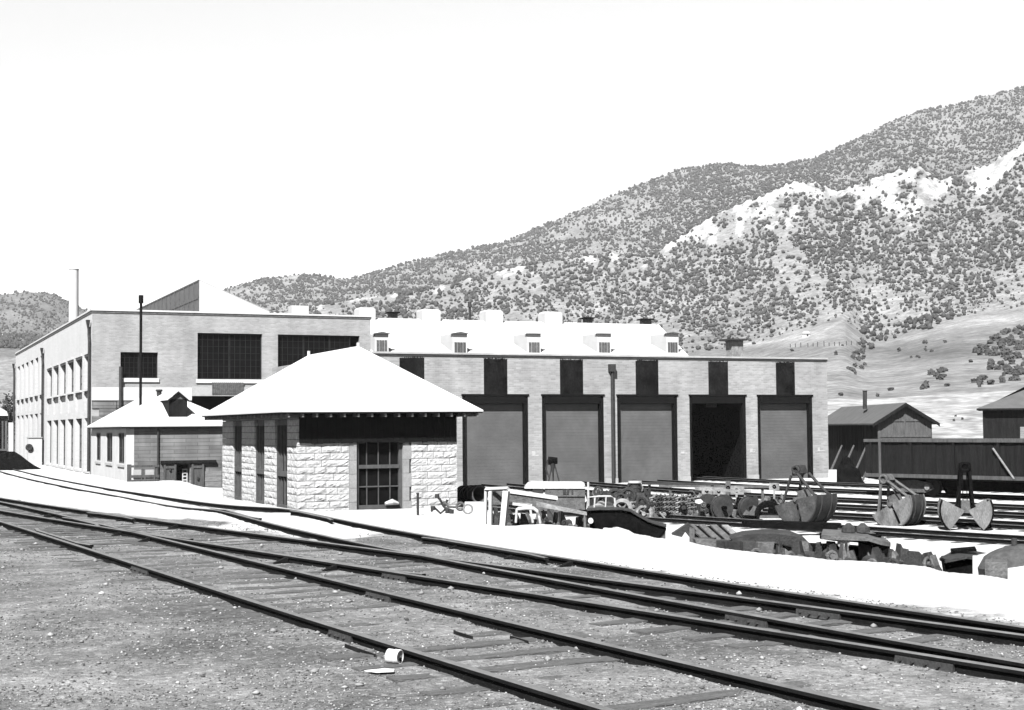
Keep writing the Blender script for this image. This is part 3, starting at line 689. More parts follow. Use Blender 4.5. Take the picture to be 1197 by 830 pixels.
    m = MB(); m.tube([(wf[1] - .75, d - .2, wf[2] + .20), (wf[1] - .45, d - .2, wf[2] + .26), (wf[1] - .2, d - .2, wf[2] + .2)], [.07, .13, .06], 8); rag = m.build('crumpled_cloth', pale_iron, None)
    tag(rag, 'small white rag lying on the sill of the front window of the stone building', 'rag')
    for s in side:
        dd = x0 + .17; fr = MB(); a_, b_, z0_, z1_ = s
        fr.box(dd - .1, dd + .05, a_, a_ + .16, z0_, z1_); fr.box(dd - .1, dd + .05, b_ - .16, b_, z0_, z1_)
        zt2 = .1; fr.box(dd - .12, dd + .04, a_ + .16, b_ - .16, zt2 - .1, zt2 + .1); fr.box(dd - .1, dd + .04, a_ + .16, b_ - .16, z0_, z0_ + .25)
        for i in (1, 2, 3):
            u = a_ + (b_ - a_) * i / 4; fr.box(dd - .05, dd + .03, u - .03, u + .03, z0_ + .25, z1_)
        fo = fr.build('window', window_wood, t); MB().quad((dd + .06, a_, z0_), (dd + .06, b_, z0_), (dd + .06, b_, z1_), (dd + .06, a_, z1_)).build('pane', glass_dark if s is not side[0] else glass_dark, fo)
    # roof
    xm = (x0 + x1) / 2; p = on(418.8, 404.5, X=xm); q = on(361, 413.5, X=xm)
    m = MB(); hip(m, x0 - ov, x1 + ov, y0 - ov, y1 + ov, ze + .08, p[1], q[1], p[2], .06); ro = m.build('roof', roof_white, t)
    m = MB(); m.tube([p + [0, 0, -.05], p + [0, 0, .14]], .07, 6); m.tube([np.array([xm, q[1], p[2] - .05]), np.array([xm, q[1], p[2] + .18])], .07, 6); m.build('ridge_finial', roof_white, ro)
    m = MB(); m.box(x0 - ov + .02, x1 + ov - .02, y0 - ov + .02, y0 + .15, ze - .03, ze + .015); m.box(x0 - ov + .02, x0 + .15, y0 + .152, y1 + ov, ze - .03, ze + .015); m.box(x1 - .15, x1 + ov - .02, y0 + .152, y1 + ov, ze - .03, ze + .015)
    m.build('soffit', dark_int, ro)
    m = MB()
    xs = np.arange(x0 - ov + .3, x1 + ov - .1, .555)
    for u in xs: m.box(u - .04, u + .04, y0 - ov + .10, y0 + .05, ze - .17, ze - .032)
    for u in np.arange(y0 - .3, y1 + ov, .62): m.box(x0 - ov + .10, x0 + .05, u - .04, u + .04, ze - .17, ze - .032)
    for u in np.arange(y0 - .3, y1 + ov, .62): m.box(x1 - .05, x1 + ov - .10, u - .04, u + .04, ze - .17, ze - .032)
    m.build('rafter_tails', wood_grey, ro)
build_stone_house()

def build_office():
    base = on(147, 562, X=XB); x0, y0 = XB, base[1]; e = on(147, 500, X=x0 - .3)
    xr = on(283, 500, Y=y0)[0]; x1 = xr - .35; y1 = YB - .45; ze = 2.1
    t = thing('office_annex', 'small low building with white hipped roof and a roof dormer against the long shop', 'building', (x0, y0, FL))
    side = []
    for p, q in ((145.2, 138.0), (131.2, 124.0), (117.5, 112.2)):
        side.append((on(p, 530, X=x0)[1], on(q, 530, X=x0)[1], -.22, 1.75))
    lx0, lx1 = on(189.4, 550, Y=y0)[0], on(236, 550, Y=y0)[0]; zdoor = on(215, 541, Y=y0)[2]
    ops = [(on(206.5, 550, Y=y0)[0], on(222, 550, Y=y0)[0], -2.05, zdoor - .1)]
    m = MB(); wall(m, 'y', y0, -1, x0 + .5, x1, -2.9, ze, ops, .9); m.build('front_wall', brick_dark, t)
    m = MB(); m.quad((x1, y0, -2.5), (x1, y1, -2.5), (x1, y1, ze), (x1, y0, ze)); m.build('rear_wall', brick_dark, t)
    m = MB(); wall(m, 'x', x0, -1, y0, y1 + .4, -2.9, ze, side, .14); m.box(x0 + .003, x0 + .5, y0 - .003, y0 + .3, -2.9, ze); m.build('side_wall', pale_conc, t)
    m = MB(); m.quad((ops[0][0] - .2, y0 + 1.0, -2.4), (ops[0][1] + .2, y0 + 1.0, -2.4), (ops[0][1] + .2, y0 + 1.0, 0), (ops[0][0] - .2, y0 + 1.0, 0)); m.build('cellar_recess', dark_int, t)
    for s in side: window_part(t, 'x', x0 + .12, -1, s[0], s[1], s[2], s[3], 2, 2, window_wood, glass_dark)
    for s in side: MB().box(x0 - .08, x0 - .004, s[0] - .1, s[1] + .1, s[2] - .22, s[2] - .08).build('window_sill', concrete, t)
    # cellar doors and frame
    fr = MB(); zz = zdoor
    fr.box(lx0 - .1, on(252, 550, Y=y0)[0], y0 - .22, y0 - .004, zz - .02, zz + .16); fr.build('door_lintel', wood_dark, t)
    def door(pa, pb, zb, mat):
        a, b = on(pa, 550, Y=y0)[0], on(pb, 550, Y=y0)[0]; m = MB(); m.box(a, b, y0 - .10, y0 - .004, zb, zz - .03)
        for u in (a, b - .12): m.box(u, u + .12, y0 - .16, y0 - .103, zb, zz - .03)
        m.box(a + .12, b - .12, y0 - .15, y0 - .103, zz - .35, zz - .2); m.box(a + .12, b - .12, y0 - .15, y0 - .103, zb + .1, zb + .25)
        o = m.build('door', mat, t); h = MB(); h.box((a + b) / 2 - .05, (a + b) / 2 + .05, y0 - .2, y0 - .11, zb + .75, zb + .95); h.build('hasp', dark_iron, o)
    door(191, 205.5, -1.45, wood_mid); door(223.5, 238, -2.05, wood_mid)
    m = MB(); a, b = on(237, 550, Y=y0)[0], on(259, 550, Y=y0)[0]
    for k in range(5): m.box(a, b, y0 - .06 - .01 * (k % 2), y0 - .004, -2.4 + .33 * k, -2.4 + .33 * k + .31)
    m.build('board_panel', wood_grey, t)
    m = MB(); u = on(184.4, 520, Y=y0)[0]; m.tube([(u, y0 - .1, -1.3), (u, y0 - .1, ze)], .06, 6); m.build('downpipe', dark_iron, t)
    m = MB(); a, b = on(214.5, 560, Y=y0)[0], on(219.5, 560, Y=y0)[0]
    for u in (a, b): m.box(u - .03, u + .03, y0 + .25, y0 + .31, -2.2, -.6)
    for k in range(7): m.box(a + .03, b - .03, y0 + .24, y0 + .32, -2.0 + k * .22, -1.92 + k * .22)
    o = m.build('ladder', white_trim, None); tag(o, 'short white ladder standing in the dark cellar doorway of the low annex', 'ladder')
    # roof with dormer
    ov = .35; xm = (x0 + x1) / 2; p = on(195, 458.5, X=xm); q = on(164.5, 463, X=xm); r1 = min(q[1], y1 - 1)
    m = MB(); hip(m, x0 - ov, x1 + ov, y0 - ov, y1 + .2, ze + .12, p[1], r1, p[2], .10); ro = m.build('roof', roof_white, t)
    m = MB(); m.box(x0 - ov + .03, x1 + ov - .03, y0 - ov + .03, y0 + .1, ze - .06, ze + .01); m.box(x0 - ov + .03, x0 + .1, y0 + .102, y1, ze - .06, ze + .01); m.build('eave_board', wood_dark, ro)
    # dormer: gabled louvre box standing on the front slope
    yd = y0 + 1.0; a = on(197.5, 478, Y=yd); b = on(219, 478, Y=yd); zt1 = on(208, 466.5, Y=yd)[2]; za = on(208.5, 457.5, Y=yd)[2]
    m = MB(); m.box(a[0], b[0], yd, yd + 3.0, a[2] - .6, zt1); dz = m.build('dormer', wood_dark, ro)
    m = MB(); mx = (a[0] + b[0]) / 2; m.prism([(a[0] - .02, yd + .02, zt1), (b[0] + .02, yd + .02, zt1), (mx, yd + .02, za - .08)], (0, .1, 0)); m.build('dormer_gable', mid_iron, dz)
    m = MB()
    for sgn, ex in ((-1, a[0] - .10), (1, b[0] + .10)):
        m.prism([(mx, yd - .15, za), (ex, yd - .15, zt1 - .08), (ex, yd - .15, zt1 - .2), (mx, yd - .15, za - .12)], (0, .12, 0))
    m.build('dormer_bargeboard', wood_dark, dz)
    m = MB()
    for ex in (a[0] - .10, b[0] + .10): m.prism([(mx, yd - .02, za + .01), (ex, yd - .02, zt1 - .07), (ex, yd - .02, zt1 - .03), (mx, yd - .02, za + .05)], (0, 3.0, 0))
    m.build('dormer_roof', roof_white, dz)
    # chimney pot
    c = on(186, 462, Y=p[1] + 1.0); m = MB(); m.tube([(c[0], c[1], c[2] - .6), (c[0], c[1], c[2] + .25)], .16, 8); m.ring((c[0], c[1], c[2] + .32), (0, 0, 1), .16, .08); m.build('chimney_pot', dark_iron, ro)
    # mast
    c = on(164.3, 463, Y=YB - 9.0); top = on(163.2, 345, Y=c[1])
    m = MB(); m.tube([(c[0], c[1], c[2] - 1.2), (c[0], c[1], top[2] - .5)], .095, 8); m.tube([(c[0], c[1], top[2] - .55), (c[0], c[1], top[2])], .17, 8)
    o = m.build('vent_mast', black_steel, None); tag(o, 'tall thin dark vent mast rising from the ridge of the low annex', 'mast')
    return x0, y0
OX, OY = build_office()

def build_garage():
    x0, x1, y0, y1, zt_ = 23.2, 52.74, 73.13, 92.0, 5.86
    t = thing('engine_house', 'low brick engine house with six tall bay doors under sooty brick panels', 'building', ((x0 + x1) / 2, y0, FL))
    doors = [(24.08, 28.0), (28.91, 32.82), (33.66, 37.5), (38.35, 42.27), (43.08, 46.92), (47.73, 51.63)]; zd = 3.62
    m = MB(); wall(m, 'y', y0, -1, x0, x1, -2, zt_, [(a, b, -1.32, zd) for a, b in doors], .45); m.build('front_wall', brick_gar, t)
    m = MB(); m.quad((x0, y0, -2), (x0, y1, -2), (x0, y1, zt_), (x0, y0, zt_)); m.quad((x1, y0, -2), (x1, y1, -2), (x1, y1, zt_), (x1, y0, zt_)); m.quad((x0, y1, -2), (x1, y1, -2), (x1, y1, zt_), (x0, y1, zt_)); m.build('side_wall', brick_gar, t)
    m = MB(); m.quad((x0, y0 + .3, zt_ - .35), (x1, y0 + .3, zt_ - .35), (x1, y1, zt_ - .35), (x0, y1, zt_ - .35)); m.build('roof', roof_white, t)
    m = MB(); m.box(x0 - .06, x1 + .06, y0 - .07, y0 + .32, zt_, zt_ + .10); m.box(x1 - .3, x1 + .06, y0 + .322, y1, zt_, zt_ + .1); m.build('coping', concrete, t)
    m = MB(); m.box(x0 - .03, x1 + .03, y0 - .04, y0 - .003, zt_ - .12, zt_ - .004); m.build('coping_flashing', dark_iron, t)
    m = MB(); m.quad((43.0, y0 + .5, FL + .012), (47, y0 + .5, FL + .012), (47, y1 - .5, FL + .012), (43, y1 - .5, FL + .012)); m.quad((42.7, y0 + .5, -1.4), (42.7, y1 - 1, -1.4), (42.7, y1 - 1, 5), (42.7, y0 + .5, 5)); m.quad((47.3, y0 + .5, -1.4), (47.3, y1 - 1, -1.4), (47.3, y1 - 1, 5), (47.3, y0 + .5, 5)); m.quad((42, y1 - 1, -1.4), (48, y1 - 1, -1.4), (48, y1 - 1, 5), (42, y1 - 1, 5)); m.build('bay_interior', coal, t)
    sx = [(467, 496), (565.5, 593), (654.5, 681.5), (743, 769.5), (828, 851), (907, 929)]
    for k, ((a, b), (s0, s1)) in enumerate(zip(doors, sx)):
        m = MB(); jw = .17; dpt = .30
        m.box(a + .002, a + jw, y0 + .02, y0 + dpt, -1.32, zd - .003); m.box(b - jw - .06, b - .002, y0 + .02, y0 + dpt, -1.32, zd - .003); m.box(a + jw, b - jw - .06, y0 - .03, y0 + dpt - .01, zd - .42, zd - .003)
        fo = m.build('door_frame', black_steel, t)
        m = MB(); m.box(a - .05, b + .05, y0 - .05, y0 - .004, zd + .0, zd + .10); m.build('lintel', black_steel, t)
        if k != 4:
            m = MB(); z = -1.30; r = random.Random(k)
            while z < zd - .45:
                m.box(a + jw, b - jw - .06, y0 + dpt - .02 + r.uniform(0, .003), y0 + dpt + .05, z, min(z + .176, zd - .42)); z += .18
            do = m.build('bay_door', door_grey, t)
        u0, u1 = on(s0, 440, Y=y0)[0], on(s1, 440, Y=y0)[0]
        m = MB(); rr = random.Random(20 + k); n = 46; zt0 = zt_ - .13
        for i in range(n):
            a_, b_ = u0 + (u1 - u0) * i / n, u0 + (u1 - u0) * (i + 1) / n; top = zt0 - rr.uniform(0, .10)
            m.quad((a_, y0 - .006, zd + .1), (b_, y0 - .006, zd + .1), (b_, y0 - .006, top), (a_, y0 - .006, top))
        m.build('soot_stain', soot, t)
    px_ = [x0] + [q for d in doors for q in d] + [x1]
    for a, b in zip(px_[0::2], px_[1::2]): MB().box(a + .02, b - .02, y0 - .09, y0 - .004, -1.45, -1.02).build('pier_footing', concrete, t)
    for a, b in ((33.0, 33.45), (42.45, 42.9), (47.15, 47.5), (51.95, 52.45)):
        m = MB(); m.box(a, b, y0 - .008, y0 - .003, .30, .36); rr = random.Random(int(a)); 
        m.box(a + .02, a + .02 + rr.uniform(.1, .3), y0 - .008, y0 - .003, .36, .36 + rr.uniform(.05, .3))
        m.build('worn_paint_patch', pale_iron, t)
    m = MB(); u = 37.99; m.tube([(u, y0 - .14, -1.25), (u, y0 - .14, 5.1)], .10, 8); m.box(u - .2, u + .16, y0 - .3, y0 - .03, 5.0, 5.42); m.build('downpipe', dark_iron, t)
    # hanging pale board in the open bay
    a = on(826, 466, Y=y0 + 2); b = on(838, 476, Y=y0 + 2); m = MB(); m.box(a[0], b[0], y0 + 2, y0 + 2.08, b[2], a[2]); m.tube([((a[0] + b[0]) / 2, y0 + 2.04, a[2]), ((a[0] + b[0]) / 2, y0 + 2.04, 5.3)], .02, 6)
    o = m.build('hanging_board', mid_iron, None); tag(o, 'small grey board hanging high inside the open dark engine bay', 'board')
    # roof ventilator
    yv = 86.0; a = on(855.5, 398, Y=yv); b = on(869, 416, Y=yv); c = on(850, 396, Y=yv); d = on(871, 398, Y=yv)
    m = MB(); m.box(a[0], b[0], yv, yv + .8, 5.4, a[2] - .02); v = m.build('roof_ventilator', light_iron, t)
    m = MB(); m.box(c[0], d[0], yv - .3, yv + 1.1, a[2], a[2] + .12); m.build('ventilator_cap', dark_iron, v)
build_garage()

def build_back_shop():
    """long white roofed building behind the engine house"""
    ye, yr, x0 = 114.0, 126.0, 36.2
    rg = on(770, 379.5, Y=yr); re = on(808, 419, Y=ye); zr = rg[2]; ze = re[2]; xr = rg[0]
    x1 = re[0]; y2 = 2 * yr - ye
    t = thing('back_shop', 'long shop with white ridged roof and little dormers behind the engine house', 'building', (x0, ye, FL))
    m = MB(); wall(m, 'y', ye + .3, -1, x0, x1 - .3, -2, ze, [], 0); m.quad((x1 - .3, ye + .3, -2), (x1 - .3, y2, -2), (x1 - .3, y2, ze), (x1 - .3, ye + .3, ze)); m.build('wall', brick_gar, t)
    m = MB(); m.add([(x0, ye, ze), (x1, ye, ze), (xr, yr, zr), (x0, yr, zr), (x1, y2, ze), (x0, y2, ze)], [(0, 1, 2, 3), (1, 4, 2), (4, 5, 3, 2)]); ro = m.build('roof', roof_white, t)
    sl = (zr - ze) / (yr - ye)
    for a, b, edge_shade in ((440, 452.5, 1), (531, 544.5, 1), (618, 630.7, 0), (700, 713, 0), (780.5, 792, 1)):
        yd = ye + 3.0
        for _ in range(4): yd = ye + max(.4, (on(b, 412.5, Y=yd)[2] - ze) / sl)
        p = on(a, 400, Y=yd); q = on(b, 412, Y=yd); 
        if a > 440: pass
        else: p = on(a, 397.5, Y=yd)
        m = MB(); zb = q[2]; top = p[2]
        m.box(p[0] - .14, q[0] + .14, yd + .03, yd + 4.5, zb - .3, top - .004); d = m.build('dormer', roof_white, ro)
        m = MB(); n = 4
        for i in range(n): u = p[0] + (q[0] - p[0]) * i / n; m.box(u + .03, u + (q[0] - p[0]) / n - .03, yd - .02 - .02 * (i % 2), yd + .02, zb, top)
        m.build('dormer_window', window_wood if a % 2 else mid_iron, d)
        z2 = on((a + b) / 2, 389.5, Y=yd)[2]
        m = MB(); m.prism([(p[0] - .3, yd - .2, z2 - .04), (q[0] + .3, yd - .2, z2 - .04), ((p[0] + q[0]) / 2, yd - .2, z2 + .12)], (0, .5, 0)); m.build('dormer_hood', roof_white if not edge_shade else mid_iron, d)  # grey hood colour paints the shadow line of the dormer roof edge
        m = MB(); m.box(p[0] - .14, q[0] + .14, yd + .02, yd + 3.0, top, z2 - .05); m.build('dormer_cheek', roof_white, d)
    for a, b, tp, bt, mat in ((420, 439, 359.5, 374, roof_white), (493.6, 515, 361.5, 375, roof_white), (568, 588, 362.5, 376, roof_white), (637, 657.5, 364.5, 378, roof_white)):
        p = on(a, tp, Y=yr - .8); q = on(b, bt, Y=yr - .8); m = MB(); m.box(max(p[0], x0 - .0), q[0], yr - .8, yr + .8, zr - 1.2, p[2] - .1); m.prism([(max(p[0], x0) + .02, yr - .79, p[2] - .098), (q[0] - .02, yr - .79, p[2] - .098), (q[0] - .2, yr - .79, p[2] + .04), (max(p[0], x0) + .2, yr - .79, p[2] + .04)], (0, 1.58, 0)); m.build('ridge_vent_box', mat, ro)
    for a, b, tp, bt in ((452.5, 465, 363.5, 373), (681, 692, 370, 378), (748, 761, 371.5, 380)):
        p = on(a, tp, Y=yr + 1); q = on(b, bt, Y=yr + 1); m = MB(); m.box(p[0] + .2, q[0] - .15, yr + .6, yr + 1.4, zr - .8, p[2] - .25); v = m.build('ridge_ventilator', mid_iron, ro)
        m = MB(); m.box(p[0], q[0], yr + .3, yr + 1.7, p[2] - .22, p[2] - .1); m.build('ventilator_cap', black_steel, v)
    p = on(549, 353, Y=yr + .5); m = MB(); m.tube([(p[0], yr + .5, zr - .6), (p[0], yr + .5, p[2] - .5)], .13, 8); m.tube([(p[0], yr + .5, p[2] - .5), (p[0], yr + .5, p[2])], [.24, .15], 8); m.build('stove_pipe', dark_iron, ro)
build_back_shop()

# tall pale chimney stack behind the shop
b = S(86, 400, 195.0); top = S(86, 314, 195.0)
t_ = thing('chimney_stack', 'tall pale round chimney stack rising behind the long brick shop', 'chimney', (b[0], b[1], FL))
m = MB(); m.tube([(b[0], b[1], FL), (b[0], b[1], top[2])], [.78, .60], 20); m.build('shaft', roof_white, t_, smooth=False)
m = MB(); m.ring((b[0], b[1], top[2] - .1), (0, 0, 1), .60, .08, 20); m.build('rim', roof_white, t_)

# metal closet against the side wall
t_ = thing('metal_closet', 'pale sheet metal closet standing against the side wall of the long shop', 'shed', (13.5, 143.6, FL))
a = on(33.3, 512, Y=143.0); b = on(50, 543, Y=143.0)
m = MB(); m.box(a[0], min(b[0], XB - .2), 143.0, 144.6, -1.6, a[2]); m.build('cabinet', pale_conc, t_)
m = MB(); m.box(a[0] - .03, min(b[0], XB - .2) + .03, 142.93, 144.65, a[2], a[2] + .08); m.build('cap', concrete, t_)
m = MB(); m.ring((a[0] + .05, 142.9, (a[2] - 1.3) / 2 + .4), (0, 1, 0), .22, .12, 12); m.box(a[0] - .1, a[0] + .25, 142.82, 142.99, (a[2] - 1.3) / 2 + .2, (a[2] - 1.3) / 2 + .65); m.build('hand_wheel', dark_iron, t_)

# ================================================================== TRACKS
GA = 1.435 / 2 + .035
PROF = [(-.062, 0), (.062, 0), (.062, .008), (.012, .022), (.009, .078), (.033, .090), (.033, .116), (.025, .123), (-.025, .123), (-.033, .116), (-.033, .090), (-.009, .078), (-.012, .022), (-.062, .008)]
def smooth_line(pts, step):
    """resample an xy polyline at even steps"""
    pts = np.array(pts, float); d = np.r_[0, np.cumsum(np.hypot(*np.diff(pts, axis=0).T))]; n = max(2, int(d[-1] / step))
    s = np.linspace(0, d[-1], n); return np.stack([np.interp(s, d, pts[:, 0]), np.interp(s, d, pts[:, 1])], 1)
def normals(c):
    t = np.gradient(c, axis=0); t /= np.linalg.norm(t, axis=1)[:, None]; return np.stack([-t[:, 1], t[:, 0]], 1)
def sm_z(c):
    z = near_z(*colrow(c[:, 0], c[:, 1])) - .72 * np.exp(-(((c[:, 0] - .222 * c[:, 1]) / 2.6) ** 4)) * np.exp(-(((c[:, 1] - 86.0) / 11.0) ** 4)); return z
def rail_mesh(mb, c, off, zb, k0=0, k1=None):
    n = normals(c); q = (c + n * off)[k0:k1]; nn = n[k0:k1]; z = zb[k0:k1]; m = len(PROF); vs = []
    for p, e, h in zip(q, nn, z):
        vs += [(p[0] + e[0] * a, p[1] + e[1] * a, h + b) for a, b in PROF]
    base = len(mb.v)
    mb.add(vs, [])
    for i in range(len(q) - 1):
        for j in range(m):
            mb.f.append((base + i * m + j, base + i * m + (j + 1) % m, base + (i + 1) * m + (j + 1) % m, base + (i + 1) * m + j)); mb.mi.append(1 if j in (6, 7, 8) else 0)
    mb.f.append(tuple(base + k for k in range(m))[::-1]); mb.mi.append(0); mb.f.append(tuple(base + (len(q) - 1) * m + k for k in range(m))); mb.mi.append(0)
TIE = []
for k in range(4):
    r = random.Random(40 + k); v = []; N_ = 12
    m = MB(); hw = .11 + .008 * k
    for i in range(N_ + 1):
        u = -1.28 + 2.56 * i / N_; j = 0.02 if i in (0, N_) else .0
        v += [(u, -hw + r.uniform(0, .02) + j, -.17), (u, hw - r.uniform(0, .02) - j, -.17), (u, hw - r.uniform(0, .025) - j, r.uniform(-.012, .004)), (u, -hw + r.uniform(0, .025) + j, r.uniform(-.012, .004))]
    f = [(i * 4 + a, i * 4 + (a + 1) % 4, i * 4 + 4 + (a + 1) % 4, i * 4 + 4 + a) for i in range(N_) for a in range(4)] + [(3, 2, 1, 0), (N_ * 4, N_ * 4 + 1, N_ * 4 + 2, N_ * 4 + 3)]
    me = bpy.data.meshes.new('sleeper'); me.from_pydata(v, [], f); me.materials.append(tie_wood); TIE.append(me)
def track(label, c, zb, ties=True, tiez=.0, spacing=.56, tr=None, group=None, maxties=98):
    mid = c[len(c) // 2]; t = thing('rail_track', label, 'track', (mid[0], mid[1], zb[len(c) // 2]), 0, group)
    for s in (-1, 1):
        mb = MB(); rail_mesh(mb, c, s * GA, zb); mb.build('rail', [rail_web, rail_head], t)
    if ties:
        tc = smooth_line(c, spacing); n = normals(tc); lo, hi = (tr or (0, len(tc)))
        z = np.interp(np.linspace(0, 1, len(tc)), np.linspace(0, 1, len(c)), zb); k = 0
        for i in range(lo, min(hi, len(tc))):
            if k >= maxties: break
            o = bpy.data.objects.new('sleeper', TIE[i % 4]); COL.objects.link(o); o.parent = t; k += 1
            o.location = (tc[i][0] + RNG.uniform(-.05, .05) - mid[0], tc[i][1] - mid[1], z[i] + tiez + RNG.uniform(-.012, .008) - zb[len(c) // 2])
            o.rotation_euler = (0, 0, math.atan2(n[i][1], n[i][0]) + RNG.uniform(-.03, .03))
    return t
def fit_track(near, far, ext0, ext1, z=0.016, dz=.035):
    A = np.array([gnd(*p, dz=dz)[:2] for p in near]); B = np.array([gnd(*p, dz=dz)[:2] for p in far]) if far else None
    u = A[-1] - A[0]; u /= np.linalg.norm(u); v = np.array([-u[1], u[0]]); s0, s1 = ext0, ext1
    wa = 1 / np.linalg.norm(A, axis=1); S_ = list(A @ u); N1 = list(A @ v + GA); W_ = list(wa)
    if far: S_ += list(B @ u); N1 += list(B @ v - GA); W_ += list(1 / np.linalg.norm(B, axis=1))
    c = np.polyfit(S_, N1, 3, w=W_); S_ = np.array(S_)
    lo, hi = S_.min(), S_.max(); ss = np.linspace(lo - s0, hi + s1, 140)
    y = np.where(ss < lo, np.polyval(c, lo) + (ss - lo) * np.polyval(np.polyder(c), lo), np.where(ss > hi, np.polyval(c, hi) + (ss - hi) * np.polyval(np.polyder(c), hi), np.polyval(c, ss)))
    return ss[:, None] * u + y[:, None] * v
T1N = [(0, 613), (50, 627.6), (117, 649.4), (200, 677), (300, 708.7), (360, 730), (460, 760), (560, 796.9)]
T1F = [(0, 588.7), (66.8, 604.3), (107, 613.4), (158.7, 628.5), (200, 637.7), (300, 661.9), (400, 687.8), (500, 711.9), (600, 735.5), (700, 760), (800, 785), (875, 798.6)]
T2N = [(0, 600), (50, 607.6), (93.6, 615), (200, 633.6), (300, 648), (397, 663.5), (500, 680.2), (600, 696.5), (700, 711.8), (800, 729), (900, 744.4), (1000, 762), (1097, 777), (1197, 793.6)]
T2F = [(0, 585.4), (66.8, 595), (140, 604.8), (200, 614.5), (300, 628.5), (380, 641), (500, 656), (550, 663.5), (600, 669.6), (700, 681), (800, 697), (900, 711), (1000, 724), (1097, 737.6), (1197, 752.7)]
T3N = [(200, 596), (245, 605), (300, 618.4), (400, 638.5), (533, 666.8), (600, 678.6), (700, 696), (800, 714.5), (900, 733.5), (1000, 750), (1097, 763.5), (1197, 783.6)]
T3F = [(200, 584), (266.8, 595), (350, 608.4), (400, 618), (500, 635.9), (600, 653.4), (700, 665.5), (800, 683), (900, 697.6), (1000, 713), (1097, 726), (1197, 742.6)]
c1 = fit_track(T1N, T1F, 25, 8); c2 = fit_track(T2N, T2F, 30, 5)
# the spur carries on past the low annex and along the long shop
ext = np.array([gnd(*p, dz=.035)[:2] for p in [(-90, 536), (-40, 541), (0, 545.2), (47, 557.3), (90, 566), (122, 571), (161, 577)] + T3F])
t_ = np.gradient(ext, axis=0); t_ /= np.linalg.norm(t_, axis=1)[:, None]; ext = ext - np.stack([-t_[:, 1], t_[:, 0]], 1) * GA
ext = np.vstack([ext, ext[-1] + (ext[-1] - ext[-2]) / np.linalg.norm(ext[-1] - ext[-2]) * 5])
c3 = smooth_line(ext, .8)
for _ in range(220): c3[1:-1] = (c3[:-2] + c3[1:-1] * 2 + c3[2:]) / 4
c3 = smooth_line(c3, .4)
def lat_z(c):
    z = sm_z(c); k = np.hanning(25); k /= k.sum()
    return (np.convolve(np.pad(z, 12, mode='edge'), k, 'valid') if len(z) > 30 else z) - .018
t1 = track('nearest rail track crossing the cinders in the foreground beside the white can', c1, lat_z(c1), tiez=.027, spacing=.60, maxties=99)
t2 = track('middle foreground track, its rails crossing between the nearest track and the pale bank', c2, lat_z(c2), tiez=.029, spacing=.62, maxties=99)
t3 = track('curving spur track along the pale bank, running left past the stone building', c3, lat_z(c3), tiez=.022, spacing=.62, maxties=99)

def at_rail(c, s, px):
    """index along c where the rail with side s is seen at photo column px"""
    n = normals(c); q = c + n * s * GA; cx_, Z = colrow(q[:, 0], q[:, 1]); cx_ = np.where(Z > 1, cx_, 1e9); return int(np.argmin(abs(cx_ - px)))
def which(c):
    """(near side sign, far side sign): the near rail is the one closer to the camera column"""
    n = normals(c); q = c[len(c) // 2]; k = n[len(c) // 2]; return (-1, 1) if np.linalg.norm(q - k * GA) < np.linalg.norm(q + k * GA) else (1, -1)
def bar(tr, c, side, px0, px1, name='joint_bar', mat=None):
    i0, i1 = sorted((at_rail(c, side, px0), at_rail(c, side, px1))); fine = smooth_line(c[max(i0 - 1, 0):i1 + 2], .06)
    zb = lat_z(fine); n = normals(fine); q0 = colrow(*(fine + n * side * GA).T)[0]; k = (q0 >= min(px0, px1) - 2) & (q0 <= max(px0, px1) + 2)
    fine, zb, n = fine[k], zb[k], n[k]
    if len(fine) < 2: return
    nearsgn = which(c)[0]     # plates face the camera on this side
    m = MB(); vs = []
    for p, e, z in zip(fine, n, zb):
        for a, b in ((.010, .02), (.048, .018), (.040, .032), (.030, .084), (.012, .088)):
            o = side * GA + nearsgn * a; vs.append((p[0] + e[0] * o, p[1] + e[1] * o, z + b))
    N_ = 5; m.add(vs, [(i * N_ + j, i * N_ + (j + 1) % N_, (i + 1) * N_ + (j + 1) % N_, (i + 1) * N_ + j) for i in range(len(fine) - 1) for j in range(N_)] + [tuple(range(N_))[::-1], tuple(range((len(fine) - 1) * N_, len(fine) * N_))])
    for f_ in (.15, .38, .62, .85):
        i = int(f_ * (len(fine) - 1)); p, e = fine[i], n[i]; o = side * GA + nearsgn * .035; a = np.array([p[0] + e[0] * o, p[1] + e[1] * o, zb[i] + .052]); m.tube([a, a + np.array([e[0], e[1], 0]) * nearsgn * .03], .014, 6)
    m.build(name, mat or bar_steel, tr)
n1, f1 = which(c1); n2, f2 = which(c2); n3, f3 = which(c3)
bar(t1, c1, n1, 386, 412); bar(t1, c1, f1, 431, 456); bar(t1, c1, n1, 158, 174)
bar(t2, c2, f2, 927, 979); bar(t2, c2, n2, 1041, 1112); bar(t3, c3, n3, 846, 893); bar(t2, c2, n2, 448, 474)
def short_rail(tr, c, side, px0, px1, gap, name, mats=None):
    """guard or closure rail laid gap metres to the inside of a rail"""
    i0, i1 = sorted((at_rail(c, side, px0), at_rail(c, side, px1))); seg = smooth_line(c[i0:i1 + 1], .5)
    if len(seg) < 3: return
    m = MB(); zb = lat_z(seg); o = np.full(len(seg), side * (GA - gap)); o[0] -= side * .08; o[-1] -= side * .08
    n = normals(seg); q = seg + n * o[:, None]; rail_mesh(m, q, 0, zb); m.build(name, mats or [rail_web, rail_head], tr)
short_rail(t1, c1, n1, 28, 92, .13, 'guard_rail'); short_rail(t3, c3, f3, 503, 660, .12, 'guard_rail'); short_rail(t3, c3, f3, 350, 400, .1, 'guard_rail')
